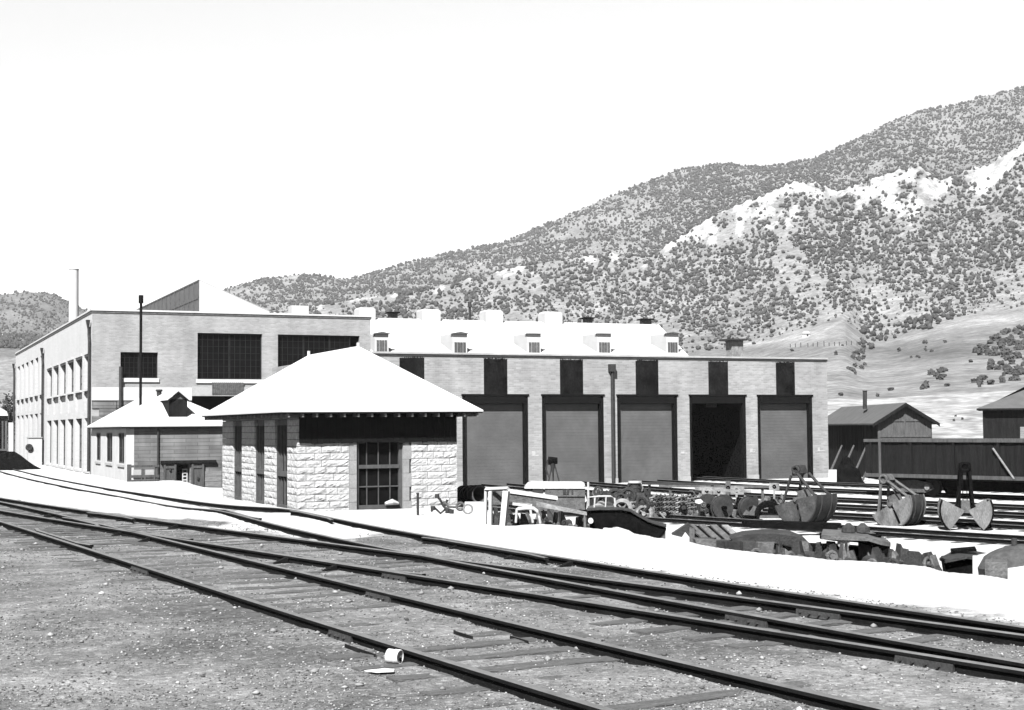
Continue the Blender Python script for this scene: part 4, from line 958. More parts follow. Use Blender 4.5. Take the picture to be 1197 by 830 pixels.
short_rail(t2, c2, f2, 118, 168, .12, 'guard_rail'); short_rail(t2, c2, n2, 130, 215, .08, 'frog_wing'); short_rail(t1, c1, f1, 84, 128, .07, 'frog_wing'); short_rail(t2, c2, f2, 490, 552, .07, 'frog_wing'); short_rail(t2, c2, n2, 330, 480, .07, 'frog_wing'); short_rail(t3, c3, n3, 240, 296, .08, 'frog_wing')
def brace(tr, c, side, px):
    i = at_rail(c, side, px); n = normals(c)[i]; p = c[i] + n * side * GA; z = lat_z(c[i:i + 1])[0]; k = which(c)[0]; e = np.array([n[0], n[1], 0.]) * k; b = np.array([p[0], p[1], z])
    tt = np.array([-n[1], n[0], 0.]) * .04
    m = MB(); m.prism([b + e * .02 - tt + [0, 0, .005], b + e * .26 - tt + [0, 0, .005], b + e * .22 - tt + [0, 0, .035], b + e * .035 - tt + [0, 0, .105]], tt * 2); m.build('rail_brace', rail_web, tr)
for a in (540, 612, 661): brace(t3, c3, f3, a)
for a in (332, 396): brace(t2, c2, n2, a)
for a in (60, 147, 178): brace(t1, c1, f1, a)
for a in (150, 207): brace(t2, c2, f2, a)

# yard tracks on the lower floor, leading to the bays
DIR = np.array([math.sin(R_(-15)), math.cos(R_(-15))]); NRM = np.array([DIR[1], -DIR[0]])
YT = [(34.9, 26.0), (39.9, None), (44.2, 30.9), (48.4, 35.6), (54.6, 40.3), (60.5, 45.0)]
for k, (p, bx) in enumerate(YT):
    a = NRM * p; s0 = -a[1] / DIR[1] + 12 / DIR[1]
    pts = [a + DIR * s for s in np.arange(-a @ DIR + 4, 60, 1.0) if (a + DIR * s)[1] > 6]
    if bx is None: pts = [q for q in pts if q[1] < 54]
    else:
        pts = [q for q in pts if q[1] < 50]; e = pts[-1]
        h = np.array([bx, 77.0 if k < 5 else 80.0]); P0, P1, P2, P3_ = e, e + DIR * 9, np.array([bx, 64.0]), h
        for t in np.linspace(.08, 1, 16): pts.append((1 - t) ** 3 * P0 + 3 * (1 - t) ** 2 * t * P1 + 3 * (1 - t) * t * t * P2 + t ** 3 * P3_)
    c = smooth_line(pts, .8)
    lab = ['yard track nearest the pale bank, right behind the heaps of scrap', 'second yard track from the bank, passing behind the clamshell buckets', 'third yard track from the bank, curving toward the second bay door',
           'fourth yard track from the bank, curving toward the third bay door', 'yard track carrying the dark gondola car', 'farthest yard track, behind the gondola toward the open bay'][k]
    px_, Z_ = colrow(c[:, 0], c[:, 1]); vis = (px_ < 1330) & (Z_ > 18); c = c[vis]
    z = np.full(len(c), FL + .02); z = np.minimum(z, sm_z(c) + .02) * 0 + sm_z(c) + .02
    track(lab, c, z, tiez=-.0, spacing=.75, maxties=97, group=None)

# ================================================================== SCRAP AND ROLLING STOCK
def G(px, Z):
    p = S(px, hz(px), Z); return np.array([p[0], p[1], zt(p[0], p[1])])
def vd(px): d = S(px, hz(px), 1.0) - S(px, hz(px), 0.0); d[2] = 0; return d / np.linalg.norm(d)      # away from the camera
def pbox(m, px0, px1, y0, y1, Z, th):
    """upright box: front face spans the photo rectangle at depth Z, th thick"""
    a, b, c, d = S(px0, y1, Z), S(px1, y1, Z), S(px1, y0, Z), S(px0, y0, Z); v = vd((px0 + px1) / 2) * th; m.prism([a, b, c, d], v); return m
def ppoly(m, pts, Z, th): return m.prism([S(a, b, Z) for a, b in pts], vd(pts[0][0]) * th)
def ptube(m, pts, Z, r, n=8): return m.tube([S(a, b, (c[0] if c else Z)) for a, b, *c in pts], r, n)
def at_ground(px, Z): return G(px, Z)

# --- clamshell buckets
def clamshell(name, label, px, ybase, Z, R, wth, yaw, openl, openr, lean, mats, hh, head=.2):
    g = G(px, Z); mpl, msh, mar = mats
    t = thing(name, label, 'bucket', g, yaw, 'clamshell buckets on the yard floor')
    zp = R * -math.sin(R_(max(openl[0], -90)))
    ca, sa = math.cos(lean), math.sin(lean)
    loc = np.linalg.inv(INV[t.name])
    def W(x, y, z):
        x2, z2 = x * ca + z * sa, -x * sa + z * ca
        return loc[:3, :3] @ np.array([x2, y, z2]) + loc[:3, 3]
    for sgn, op in ((-1, openl), (1, openr)):
        arc = [R_(a) for a in np.linspace(op[0], op[1], 10)]
        pv = np.array([.04, 0.0])
        pr = [pv] + [np.array([R * math.cos(a) * .98, R * math.sin(a)]) for a in arc]
        prof = [(sgn * p[0], p[1] + zp) for p in pr]
        for yy in (-wth / 2, wth / 2):
            m = MB(); m.prism([W(x, yy, z) for x, z in prof], W(0, .03, 0) - W(0, 0, 0)); m.build('jaw_side_plate', mpl, t)
            m = MB(); k = [W(x, yy * 1.04, z) for x, z in prof[1:]]; m.tube(k, .028, 6); m.build('jaw_rim', mar, t)
        m = MB(); vs = []
        for x, z in prof[1:]:
            for yy in (-wth / 2, wth / 2): vs.append(W(x, yy, z))
        for x, z in prof[1:]:
            q = np.array([x, z - zp]); q = q * (1 - .05); 
            for yy in (-wth / 2, wth / 2): vs.append(W(q[0], yy, q[1] + zp))
        n = len(prof) - 1; fs = [(i * 2, i * 2 + 1, i * 2 + 3, i * 2 + 2) for i in range(n - 1)] + [(2 * n + i * 2, 2 * n + i * 2 + 2, 2 * n + i * 2 + 3, 2 * n + i * 2 + 1) for i in range(n - 1)]
        fs += [(0, 2 * n, 2 * n + 1, 1), (2 * n - 2, 2 * n - 1, 4 * n - 1, 4 * n - 2)]
        m.add(vs, fs); m.build('jaw_shell', msh, t)
        # ribs on the back of the shell
        m = MB()
        for yy in (-wth * .25, wth * .25): m.tube([W(x * 1.02, yy, (z - zp) * 1.02 + zp) for x, z in prof[1:]], .025, 6)
        m.build('shell_ribs', msh, t)
        tip = prof[-1]
        for yy in (-wth * .36, wth * .36):
            m = MB(); a = W(tip[0] * (.30 if openl[0] > -60 else .80), yy, zp + .10 if openl[0] > -60 else tip[1]); b = W(sgn * .13, yy * .8, hh - head); m.tube([a, b], .048, 6); m.tube([a - (W(0, .05, 0) - W(0, 0, 0)), a + (W(0, .05, 0) - W(0, 0, 0))], .07, 8); m.build('arm', mar, t)
    m = MB(); o = W(0, 0, 0)
    m.prism([W(-.2, -.16, hh - head), W(.2, -.16, hh - head), W(.17, -.16, hh - .04), W(.06, -.16, hh), W(-.06, -.16, hh), W(-.17, -.16, hh - .04)], W(0, .32, 0) - o); hd = m.build('head_block', mar, t)
    m = MB(); m.ring(W(0, -.19, hh - head * .55), W(0, 1, 0) - o, .12, .04, 14); m.ring(W(0, .19, hh - head * .55), W(0, 1, 0) - o, .12, .04, 14); m.build('sheave', mar, hd)
    m = MB(); m.tube([W(0, -wth / 2 - .06, zp), W(0, wth / 2 + .06, zp)], .07, 10); m.prism([W(-.14, -.2, zp - .05), W(.14, -.2, zp - .05), W(.12, -.2, zp + .28), W(-.12, -.2, zp + .28)], W(0, .4, 0) - o); m.build('hinge_block', mid_iron, t)
    for x in (-.06, .06):
        m = MB(); m.tube([W(x, 0, zp + .2), W(x, 0, hh - head)], .015, 5); m.build('hoist_cable', mar, t)
    return t
yawv = lambda px: -HEAD - math.atan((px - CX) / F)
clamshell('clamshell_bucket', 'closed dark clamshell bucket leaning on one jaw, nearest the engine house corner', 946, 611, 47.0, .84, 1.05, yawv(946) - R_(36), (-86, -2), (-86, -2), R_(-14), (bucket_iron, dark_iron, dark_iron), 1.95, .3)
clamshell('clamshell_bucket', 'half tipped clamshell bucket with bright worn side plate behind the thin post', 1058, 612, 46.0, .76, .8, yawv(1058) - R_(30), (-86, -4), (-86, -2), R_(-26), (worn_iron, dark_iron, mid_iron), 1.75, .25)
clamshell('clamshell_bucket', 'open clamshell bucket standing upright on two spread jaws with tall dark arms', 1126, 618, 44.2, .78, 1.0, yawv(1126) + R_(4), (-50, 24), (-50, 24), 0, (worn_iron, mid_iron, coal), 2.05, .3)
# thin post by the tipped bucket
g = G(1027.5, 47.0); top = S(1028, 515, 47.0); m = MB(); m.tube([(g[0], g[1], g[2] - .1), (top[0], top[1], top[2])], .045, 8); m.box(g[0] - .09, g[0] + .09, g[1] - .09, g[1] + .09, g[2] - .05, g[2] + .06)
o = m.build('thin_post', wood_mid); tag(o, 'thin upright grey post standing left of the tipped bucket with bright plate', 'post')

# --- gondola car on the fifth yard track
def gondola():
    p = 54.6; a = NRM * p
    def at_px(px, off=0):
        # point on the line a + DIR*s seen in column px
        best = min(np.arange(0, 80, .05), key=lambda s: abs(colrow(*(a + DIR * s))[0] - px)); return best
    s1 = at_px(1032); L_ = 13.5; s0 = s1 - L_; mid = a + DIR * (s0 + s1) / 2; yaw = math.atan2(DIR[1], DIR[0])
    t = thing('gondola_car', 'long dark wooden gondola car with slanting braces standing on the yard track', 'railway car', (mid[0], mid[1], FL), yaw)
    M4 = np.linalg.inv(INV[t.name]); W = lambda x, y, z: M4[:3, :3] @ np.array([x, y, z]) + M4[:3, 3]
    h = L_ / 2; zf, ztp, hw = 1.02, 2.42, 1.35
    def wb(m, x0, x1, y0, y1, z0, z1): m.add([W(x, y, z) for z in (z0, z1) for y in (y0, y1) for x in (x0, x1)], [(0, 2, 3, 1), (4, 5, 7, 6), (0, 1, 5, 4), (2, 6, 7, 3), (0, 4, 6, 2), (1, 3, 7, 5)])
    r = random.Random(9)
    for sgn in (-1, 1):
        m = MB(); x = -h
        while x < h - .05:
            w_ = r.uniform(.2, .3); q = r.uniform(0, .035); wb(m, x + .006, min(x + w_, h), sgn * (hw - .05) - .03 - q * (sgn < 0), sgn * (hw - .05) + .03 + q * (sgn > 0), zf, ztp - r.uniform(.0, .03)); x += w_
        m.build('side_boards', wood_dark, t)
        m = MB(); wb(m, -h - .05, h + .05, sgn * hw - .06, sgn * hw + .09, ztp - .005, ztp + .13); m.build('top_rail', wood_mid, t)
        m = MB(); wb(m, -h - .05, h + .05, sgn * hw - .02, sgn * hw + .10, zf - .16, zf - .004); m.build('side_sill', wood_mid, t)
        for k in range(7):
            xx = -h + .3 + k * (L_ - .6) / 6; m = MB(); wb(m, xx - .05, xx + .05, sgn * hw - .015, sgn * hw + .08, zf, ztp - .006); m.build('stake', wood_dark, t)
        for k in (-5.6, -2.9, 0.2):
            m = MB(); m.tube([W(k, sgn * (hw + .10), ztp - .25), W(k - .95, sgn * (hw + .10), zf - .1)], .045, 6); m.build('diagonal_brace', wood_grey, t)
    m = MB(); wb(m, -h, h, -hw + .1, hw - .1, zf - .25, zf + .02); m.build('floor', wood_dark, t)
    m = MB(); wb(m, -h + .3, h - .3, -.3, .3, .45, zf - .26); wb(m, -h + 3.6, h - 3.8, -1.0, 1.0, .35, .8); m.build('centre_sill', coal, t)
    for sgn in (-1, 1): m = MB(); wb(m, sgn * h - .04, sgn * h + .04, -hw, hw, zf, ztp + .05); m.build('end_boards', wood_dark, t)
    for c_ in (-h + 2.0, h - 2.2):
        for sgn in (-1, 1):
            m = MB(); m.prism([W(c_ - 1.15, sgn * 1.0, .40), W(c_ - .75, sgn * 1.0, .22), W(c_ + .75, sgn * 1.0, .22), W(c_ + 1.15, sgn * 1.0, .40), W(c_ + 1.0, sgn * 1.0, .62), W(c_ + .3, sgn * 1.0, .74), W(c_ - .3, sgn * 1.0, .74), W(c_ - 1.0, sgn * 1.0, .62)], W(0, .08, 0) - W(0, 0, 0)); tf = m.build('truck_frame', mid_iron, t)
            m = MB()
            for q in (-.86, .86): m.tube([W(c_ + q, sgn * 1.02, .46), W(c_ + q, sgn * 1.16, .46)], .13, 10)
            m.build('journal_box', light_iron, tf)
        for q in (-.86, .86):
            for sgn in (-1, 1):
                m = MB(); m.tube([W(c_ + q, sgn * .68, .46), W(c_ + q, sgn * .80, .46)], .40, 20); m.tube([W(c_ + q, sgn * .64, .46), W(c_ + q, sgn * .68, .46)], .44, 20); m.build('wheel', dark_iron, t)
    return t
gondola()

# --- sheds on the right
def shed_a():
    Zc = 84.0; cpt = G(1026.5, Zc); az = HEAD + R_(2.0); yaw = -az
    t = thing('wooden_shed', 'narrow dark wooden shed with grey gable and a stovepipe beside the engine house', 'shed', (cpt[0], cpt[1], FL), yaw)
    M4 = np.linalg.inv(INV[t.name]); W = lambda x, y, z: M4[:3, :3] @ np.array([x, y, z]) + M4[:3, 3]
    w_ = 3.05; L_ = 19.0; ze = S(1025, 492, Zc)[2] - FL; zr = S(1056, 472.5, Zc)[2] - FL
    def wb(m, x0, x1, y0, y1, z0, z1): m.add([W(x, y, z) for z in (z0, z1) for y in (y0, y1) for x in (x0, x1)], [(0, 2, 3, 1), (4, 5, 7, 6), (0, 1, 5, 4), (2, 6, 7, 3), (0, 4, 6, 2), (1, 3, 7, 5)])
    r = random.Random(2)
    m = MB(); u = 0
    while u < L_: d_ = r.uniform(.2, .3); wb(m, -.02 - r.uniform(0, .03), .03, u + .005, min(u + d_, L_), -.3, ze); u += d_
    m.build('long_wall', wood_dark, t)
    m = MB(); wb(m, w_ - .03, w_, 0, L_, -.3, ze); wb(m, 0, w_, L_ - .04, L_, -.3, ze); m.build('rear_wall', wood_dark, t)
    m = MB(); m.prism([W(0, .0, -.3), W(w_, 0, -.3), W(w_, 0, ze), W(w_ / 2, 0, zr - .08), W(0, 0, ze)], W(0, .05, 0) - W(0, 0, 0)); gb = m.build('gable', wood_mid, t)
    m = MB()
    for k in range(11): x = k * w_ / 10; wb(m, max(x - .018, -.02), x + .018, -.03, -.004, .5, ze + (.3 if 1 < k < 9 else -.05))
    wb(m, 0, w_, -.05, -.004, ze - .04, ze + .08); wb(m, 0, w_, -.05, -.004, ze - .95, ze - .85); wb(m, w_ / 2 - .06, w_ / 2 + .06, -.055, -.004, ze - .9, ze + .5); wb(m, -.04, .08, -.06, -.004, 0, ze)
    m.build('gable_battens', wood_mid, gb)
    o = .38; m = MB()
    for sgn in (0, 1):
        xe = -o if sgn == 0 else w_ + o; zz = ze - (zr - ze) * o / (w_ / 2)
        m.prism([W(w_ / 2, -o, zr), W(xe, -o, zz), W(xe, -o, zz + .09), W(w_ / 2, -o, zr + .09)], W(0, L_ + o, 0) - W(0, 0, 0))
    rf = m.build('roof', roof_grey, t)
    m = MB()
    for sgn in (0, 1):
        xe = -o if sgn == 0 else w_ + o; zz = ze - (zr - ze) * o / (w_ / 2); m.prism([W(w_ / 2, -o - .05, zr - .12), W(xe, -o - .05, zz - .12), W(xe, -o - .05, zz + .07), W(w_ / 2, -o - .05, zr + .07)], W(0, .045, 0) - W(0, 0, 0))
    m.build('bargeboard', wood_dark, rf)
    a = S(1011, 457, 91.0); m = MB(); b_ = S(1011, 478, 91.0); m.tube([b_, a], .13, 8); m.ring(a, (0, 0, 1), .13, .03, 12); m.build('stovepipe', dark_iron, rf)
shed_a()
def shed_b():
    Z = 92.0; a = S(1150, 478, Z); b = S(1270, 478, Z); e0 = S(1143.5, 477.5, Z - .6); v = vd(1180)
    t = thing('long_shed', 'dark open shed with grey hipped roof at the right edge', 'shed', (a[0], a[1], FL))
    u = b - a; u[2] = 0; Lw = np.linalg.norm(u); u /= Lw; zE = e0[2]; base = np.array([a[0], a[1], 0.])
    Q = lambda x, y, z: base + u * x + v * y + np.array([0, 0, z])
    m = MB(); D = 7.5
    m.prism([Q(0, 0, FL - .3), Q(Lw, 0, FL - .3), Q(Lw, 0, zE), Q(0, 0, zE)], v * .06); m.prism([Q(0, .07, FL - .3), Q(.06, .07, FL - .3), Q(.06, .07, zE), Q(0, .07, zE)], v * D); m.prism([Q(0, D + .1, FL - .3), Q(Lw, D + .1, FL - .3), Q(Lw, D + .1, zE), Q(0, D + .1, zE)], v * .06); m.build('wall', wood_dark, t)
    o = .45; zr = S(1197, 457.5, Z + D / 2)[2] + .35; m = MB(); m.add([Q(-o, -o, zE), Q(Lw + o, -o, zE), Q(Lw + o, D + o, zE), Q(-o, D + o, zE), Q(D / 2 - o, D / 2, zr), Q(Lw - D / 2, D / 2, zr)], [(0, 1, 5, 4), (1, 2, 5), (2, 3, 4, 5), (3, 0, 4)])
    m.add([Q(-o, -o, zE - .1), Q(Lw + o, -o, zE - .1), Q(Lw + o, D + o, zE - .1), Q(-o, D + o, zE - .1)], [(0, 1, 2, 3)]); rf = m.build('roof', roof_grey, t)
    m = MB(); m.prism([Q(-o, -o - .03, zE - .12), Q(Lw + o, -o - .03, zE - .12), Q(Lw + o, -o - .03, zE), Q(-o, -o - .03, zE)], v * .03); m.build('eave_board', wood_dark, rf)
    m = MB(); pbox(m, 1192.5, 1206, 499, 530, Z - .2, .12); m.build('door_panel', wood_grey, t)
    for x in (0.0, 3.2, 6.4): MB().prism([Q(x - .08, -.06, FL), Q(x + .08, -.06, FL), Q(x + .08, -.06, zE - .12), Q(x - .08, -.06, zE - .12)], v * .055).build('door_post', wood_dark, t)
shed_b()
# leaning poles, dark heap, concrete block at the shed
for k, (x0, y0, x1, y1) in enumerate(((984, 521, 970.5, 548), (998, 521, 987, 542), (1012, 523, 998.5, 550), (1025.5, 525, 1007.5, 559))):
    m = MB(); Z0 = 85.0 - .3 * k; g = G(x1, 82.0); q = S(x0, y0, 83.6); b = S(x1, y1 + 4, 81.2); b[2] = max(min(b[2], g[2] + .5), g[2] - .02) if k == 3 else b[2]
    m.tube([b, q], [.07, .05], 7); o = m.build('leaning_pole', wood_mid)
    tag(o, ['grey pole leaning by the engine house corner, leftmost of four', 'second leaning grey pole from the engine house corner', 'third leaning pole from the engine house corner, next to the longest one', 'longest leaning pole, its foot nearest the gondola car'][k], 'pole')
def heap(px, Z, w_, h_, seed, mat, name, label, cat, n=14):
    g = G(px, Z); r = random.Random(seed); m = MB(); vs = [(g[0], g[1], g[2] + h_)]; rings = 5
    u = RT; v = FW
    for j in range(1, rings + 1):
        for i in range(n):
            a = 2 * math.pi * i / n; k = j / rings; rr = w_ / 2 * k * r.uniform(.85, 1.12); z = h_ * (1 - k ** 1.3) * r.uniform(.8, 1.15) - (.1 if j == rings else 0)
            q = np.array([g[0], g[1]]) + (u * math.cos(a) + v * math.sin(a) * .7) * rr; vs.append((q[0], q[1], g[2] + z))
    fs = [(0, 1 + i, 1 + (i + 1) % n) for i in range(n)] + [(1 + (j - 1) * n + i, 1 + j * n + i, 1 + j * n + (i + 1) % n, 1 + (j - 1) * n + (i + 1) % n) for j in range(1, rings) for i in range(n)]
    m.add(vs, fs); o = m.build(name, mat); tag(o, label, cat); return o
heap(989, 79.5, 2.0, 1.5, 4, coal, 'coal_heap', 'black heap at the foot of the leaning poles by the shed', 'heap')
m = MB(); pbox(m, 968.5, 978, 549.5, 563.5, 78.5, .8); o = m.build('concrete_block', pale_conc); tag(o, 'white concrete block at the foot of the engine house corner', 'block')


# ---------------------------------------------------------------- scrap row along the pale bank
def gy(px, Z):
    p = G(px, Z); d = ROT.T @ (p - CAMP); return CY - F * d[1] / -d[2]
def scrap(name, label, cat, px, Z, group=None): return thing(name, label, cat, G(px, Z), 0, group)
def T(p): return np.array(p, float)

# hollow tank section beside the stone building
t = scrap('tank_section', 'short ribbed dark tank section lying open end outward beside the stone building', 'tank', 552, 62.0)
A, B = S(541, 578.5, 62.5), S(561, 578.0, 61.0); ax = (B - A) / np.linalg.norm(B - A)
m = MB(); R0 = .37
n = 24; a_ = np.cross(ax, (0, 0, 1)); a_ /= np.linalg.norm(a_); b_ = np.cross(ax, a_); vs = []
for c_, rr in ((A, R0), (B, R0), (B, R0 * .86), (A, R0 * .86)):
    vs += [c_ + rr * (math.cos(q) * a_ + math.sin(q) * b_) for q in np.arange(n) * 2 * math.pi / n]
m.add(vs, [(k * n + i, k * n + (i + 1) % n, ((k + 1) % 4) * n + (i + 1) % n, ((k + 1) % 4) * n + i) for k in range(4) for i in range(n)]); m.build('shell', mid_iron, t, smooth=False)
m = MB()
for f_ in (.02, .25, .5, .75, .98): m.ring(A + (B - A) * f_, ax, R0 + .01, .03, 24, 6)
m.build('hoops', dark_iron, t)
m = MB(); m.tube([A + ax * .02, A + ax * .05], R0 * .85, 20); m.build('end_plate', dark_iron, t)
# low white slab in front of it
m = MB(); pbox(m, 543, 567, 589.5, gy(555, 56.0) + 3, 56.0, 2.0); o = m.build('concrete_slab', pale_conc); tag(o, 'low white slab under the ribbed tank section', 'slab')
# tangle of pipe fittings by the stone building
t = scrap('pipe_fittings', 'tangle of small rusty pipes and valves on pale dirt at the stone building corner', 'pipework', 528, 50.0)
Z = 49.0
for k, pts in enumerate(([(511, 580), (514.5, 584), (518, 591), (523, 597)], [(504, 598), (508, 593.5), (515, 600), (522, 594), (530, 597.5)], [(518, 586), (524, 592), (534, 593), (541, 588)], [(523, 584), (519.5, 592)])):
    m = MB(); ptube(m, pts, Z + .15 * k, .045, 6); m.build('pipe', dark_iron if k != 2 else mid_iron, t)
m = MB(); m.ring(S(538, 592, Z), vd(538), .13, .035, 14); m.build('hand_wheel', mid_iron, t); m = MB(); m.ring(S(547, 595, Z), vd(538), .15, .03, 14); m.build('hand_wheel', light_iron, t)
for q in ((511, 580), (523, 597.5), (506, 594), (528, 598)): m = MB(); c_ = S(*q, Z); m.tube([c_ - [0, 0, .07], c_ + [0, 0, .07]], .08, 8); m.build('valve', dark_iron, t)
m = MB(); b0 = G(488, 53.5); m.tube([b0 - [0, 0, .1], [b0[0], b0[1], S(488, 576, 53.5)[2]]], .05, 8); m.ring([b0[0], b0[1], S(488, 577, 53.5)[2]], (0, 0, 1), .05, .02, 10); o = m.build('standpipe', dark_iron); tag(o, 'short dark standpipe in front of the stone wall right of its window', 'standpipe')

# white painted angle frame (conveyor frame)
Z = 36.0; t = scrap('conveyor_stand', 'white painted open steel frame tipped down toward the right on the bank edge', 'frame', 600, Z)
def bar2(name, x0, y0, x1, y1, Za, Zb, r, mat): m = MB(); m.tube([S(x0, y0, Za), S(x1, y1, Zb)], r, 4); return m.build(name, mat, t)
bar2('post', 568, 573, 567, gy(567, Z + .6), Z + .6, Z + .6, .045, pale_iron); bar2('post', 573.5, 574, 573, gy(573, Z) - 1, Z, Z, .055, pale_iron)
bar2('leg', 592, 574, 584.5, gy(584, Z - .3), Z - .3, Z - .3, .10, white_trim); bar2('cross_rail', 568, 572.5, 594, 571.5, Z + .6, Z, .06, pale_iron)
m = MB(); ppoly(m, [(592, 572), (652, 581), (652, 584.5), (592, 576)], Z, .5); m.build('top_beam', white_trim, t)
m = MB(); ppoly(m, [(593, 577), (650, 585), (650, 592), (640, 592), (616, 588.5), (593, 586)], Z + .04, .5); m.build('side_web', mid_iron, t)
m = MB(); ppoly(m, [(593, 586.5), (621, 590.5), (621, 592.5), (593, 590)], Z - .03, .3); m.build('bottom_flange', white_trim, t)
m = MB(); pbox(m, 574, 590, 575, 590, Z + .5, .05); m.build('back_panel', mid_iron, t)
# pale plank slanting away
t2 = MB(); ppoly(t2, [(627, 586.5), (686, 599), (686, 602.5), (627, 592)], Z - 1.5, .25); o = t2.build('steel_beam', light_iron); tag(o, 'pale steel beam slanting down to the dark curved casting', 'beam')
# bent tube bench frame
t = scrap('tube_bench', 'bent pale tube frame lying low under the white steel frame', 'frame', 618, 34.2); Z = 34.0
for dz_ in (0, .45):
    m = MB(); pts = [(603, 611), (604, 597)] + [(606, 595.5), (616, 594.8), (624, 595.2), (628.5, 599), (630.5, 605), (631.5, 612)]
    ptube(m, [(a, b - dz_ * 4) for a, b in pts], Z + dz_, .028, 6); m.build('side_tube', pale_iron, t)
for q in ((606, 596), (624, 595.5), (630, 604)): m = MB(); m.tube([S(q[0], q[1], Z), S(q[0], q[1] - 1.8, Z + .45)], .022, 6); m.build('cross_tube', pale_iron, t)
m = MB(); ptube(m, [(620, 596), (621.5, 604), (623, 611)], Z - .1, .03, 6); m.build('side_tube', pale_iron, t)
# rounded canopy body
Z = 54.0; t = scrap('canopy_body', 'grey vehicle body with rounded pale roof among the scrap before the second bay', 'vehicle body', 648, Z)
m = MB(); sec = []
a0, a1 = S(613, 566, Z), S(684.5, 566, Z); v = vd(650) * 1.5
for q, k in ((0, .35), (.05, .85), (.12, 1), (.94, 1), (.985, .8), (1, .4)):
    c_ = a0 + (a1 - a0) * q; sec.append([c_ + v * (.5 - .5 * math.cos(u)) + np.array([0, 0, -.16 + .24 * k * math.sin(u)]) for u in np.linspace(0, math.pi, 9)])
vs = [p for r_ in sec for p in r_]; m.add(vs, [(i * 9 + j, i * 9 + j + 1, (i + 1) * 9 + j + 1, (i + 1) * 9 + j) for i in range(5) for j in range(8)] + [tuple(range(9)), tuple(range(45, 54))]); m.build('canopy', pale_iron, t, smooth=False)
m = MB(); pbox(m, 637, 684, 568.2, 580.5, Z + .05, 1.4); m.build('side_panel', mid_iron, t)
m = MB(); pbox(m, 622, 684, 580.6, gy(650, Z) - 1, Z + .1, 1.3); m.build('lower_body', mid_iron, t)
m = MB(); pbox(m, 614, 622, 568.2, 574, Z + .1, .5); m.build('bracket', dark_iron, t); m = MB(); pbox(m, 622.5, 635, 570.5, 577, Z + .2, .4); m.build('light_panel', pale_iron, t)
for a, b in ((658, 661.5), (662.5, 665), (668, 670)): m = MB(); pbox(m, a, b, 570, 577.5, Z + .02, .03); m.build('side_slot', dark_iron, t)
# small winch on tripod before the second bay door
Z = 66.0; t = scrap('tripod_winch', 'dark ragged winch on a thin tripod in front of the second bay door', 'winch', 646, Z)
for dx, dzz in ((-9, 0), (0, .5), (12, 0)): m = MB(); gq = G(646 + dx, Z + dzz); m.tube([gq, S(646.5 + dx * .15, 543, Z)], .035, 6); m.build('leg', dark_iron, t)
m = MB(); r = random.Random(1)
c0 = S(646, 538.5, Z); m.tube([c0 - RT.tolist().__class__([0, 0, 0]) if False else c0 + np.array([RT[0], RT[1], 0]) * -.2, c0 + np.array([RT[0], RT[1], 0]) * .22], [.2, .15], 10); m.build('drum', coal, t)
m = MB(); m.tube([c0 + np.array([-.22 * RT[0], -.22 * RT[1], .05]), c0 + np.array([-.3 * RT[0], -.3 * RT[1], -.4]), c0 + np.array([-.15 * RT[0], -.15 * RT[1], -.8])], .04, 6); m.tube([c0 + [0, 0, -.1], c0 + [0, 0, -.55]], [.14, .05], 8); m.build('crank', dark_iron, t)
# tube cart
Z = 46.0; t = scrap('tube_cart', 'light tube framed hand cart standing behind the dark curved casting', 'cart', 702, Z)
for dz_ in (0, .5):
    m = MB(); ptube(m, [(686, 596), (687.5, 581.5), (700, 580.2), (714, 580.2), (718.5, 582.5), (719.5, 597)], Z + dz_, .03, 6); m.build('side_tube', pale_iron, t)
for q in (695.5, 708.5): m = MB(); ptube(m, [(q, 581), (q - 1, 596)], Z, .025, 6); m.build('upright', pale_iron, t)
m = MB(); ptube(m, [(687.5, 563.5), (688, 596)], Z + .3, .035, 6); m.build('handle_post', pale_iron, t)
m = MB(); pbox(m, 686, 719, 592, 594, Z, .5); m.build('deck', mid_iron, t)
for q in (692, 713):
    m = MB(); c0 = S(q, gy(q, Z) - 5.5, Z - .02); m.ring(c0, vd(q), .13, .03, 14); m.build('wheel', dark_iron, t)
# heap of gears, rings and castings : every one a thing
r = random.Random(77); ring_n = 0
GR = 'rusty wheels and rings heaped before the third bay door'
for k in range(26):
    px = r.uniform(690, 754); Z = r.uniform(50, 56); base = gy(px, Z); y = base - r.uniform(4, 30) * (1 if k > 8 else .3); R_0 = r.uniform(.12, .30)
    c0 = S(px, y, Z); axv = vd(px) + np.array([r.uniform(-.6, .6), r.uniform(-.6, .6), r.uniform(-.3, .3)]); mat = r.choice((dark_iron, mid_iron, dark_iron, light_iron))
    m = MB(); m.ring(c0, axv, R_0, R_0 * .28, 14, 6); a_ = axv / np.linalg.norm(axv); m.tube([c0 - a_ * .06, c0 + a_ * .06], R_0 * .3, 8)
    e1 = np.cross(a_, (0, 0, 1)); e1 /= np.linalg.norm(e1); e2_ = np.cross(a_, e1)
    for q in range(4): an = q * math.pi / 2 + r.random(); m.tube([c0, c0 + (e1 * math.cos(an) + e2_ * math.sin(an)) * R_0], R_0 * .1, 5)
    o = m.build('spoked_casting', mat); tag(o, 'small rusty spoked iron wheel in the heap before the third bay door', 'wheel', GR)
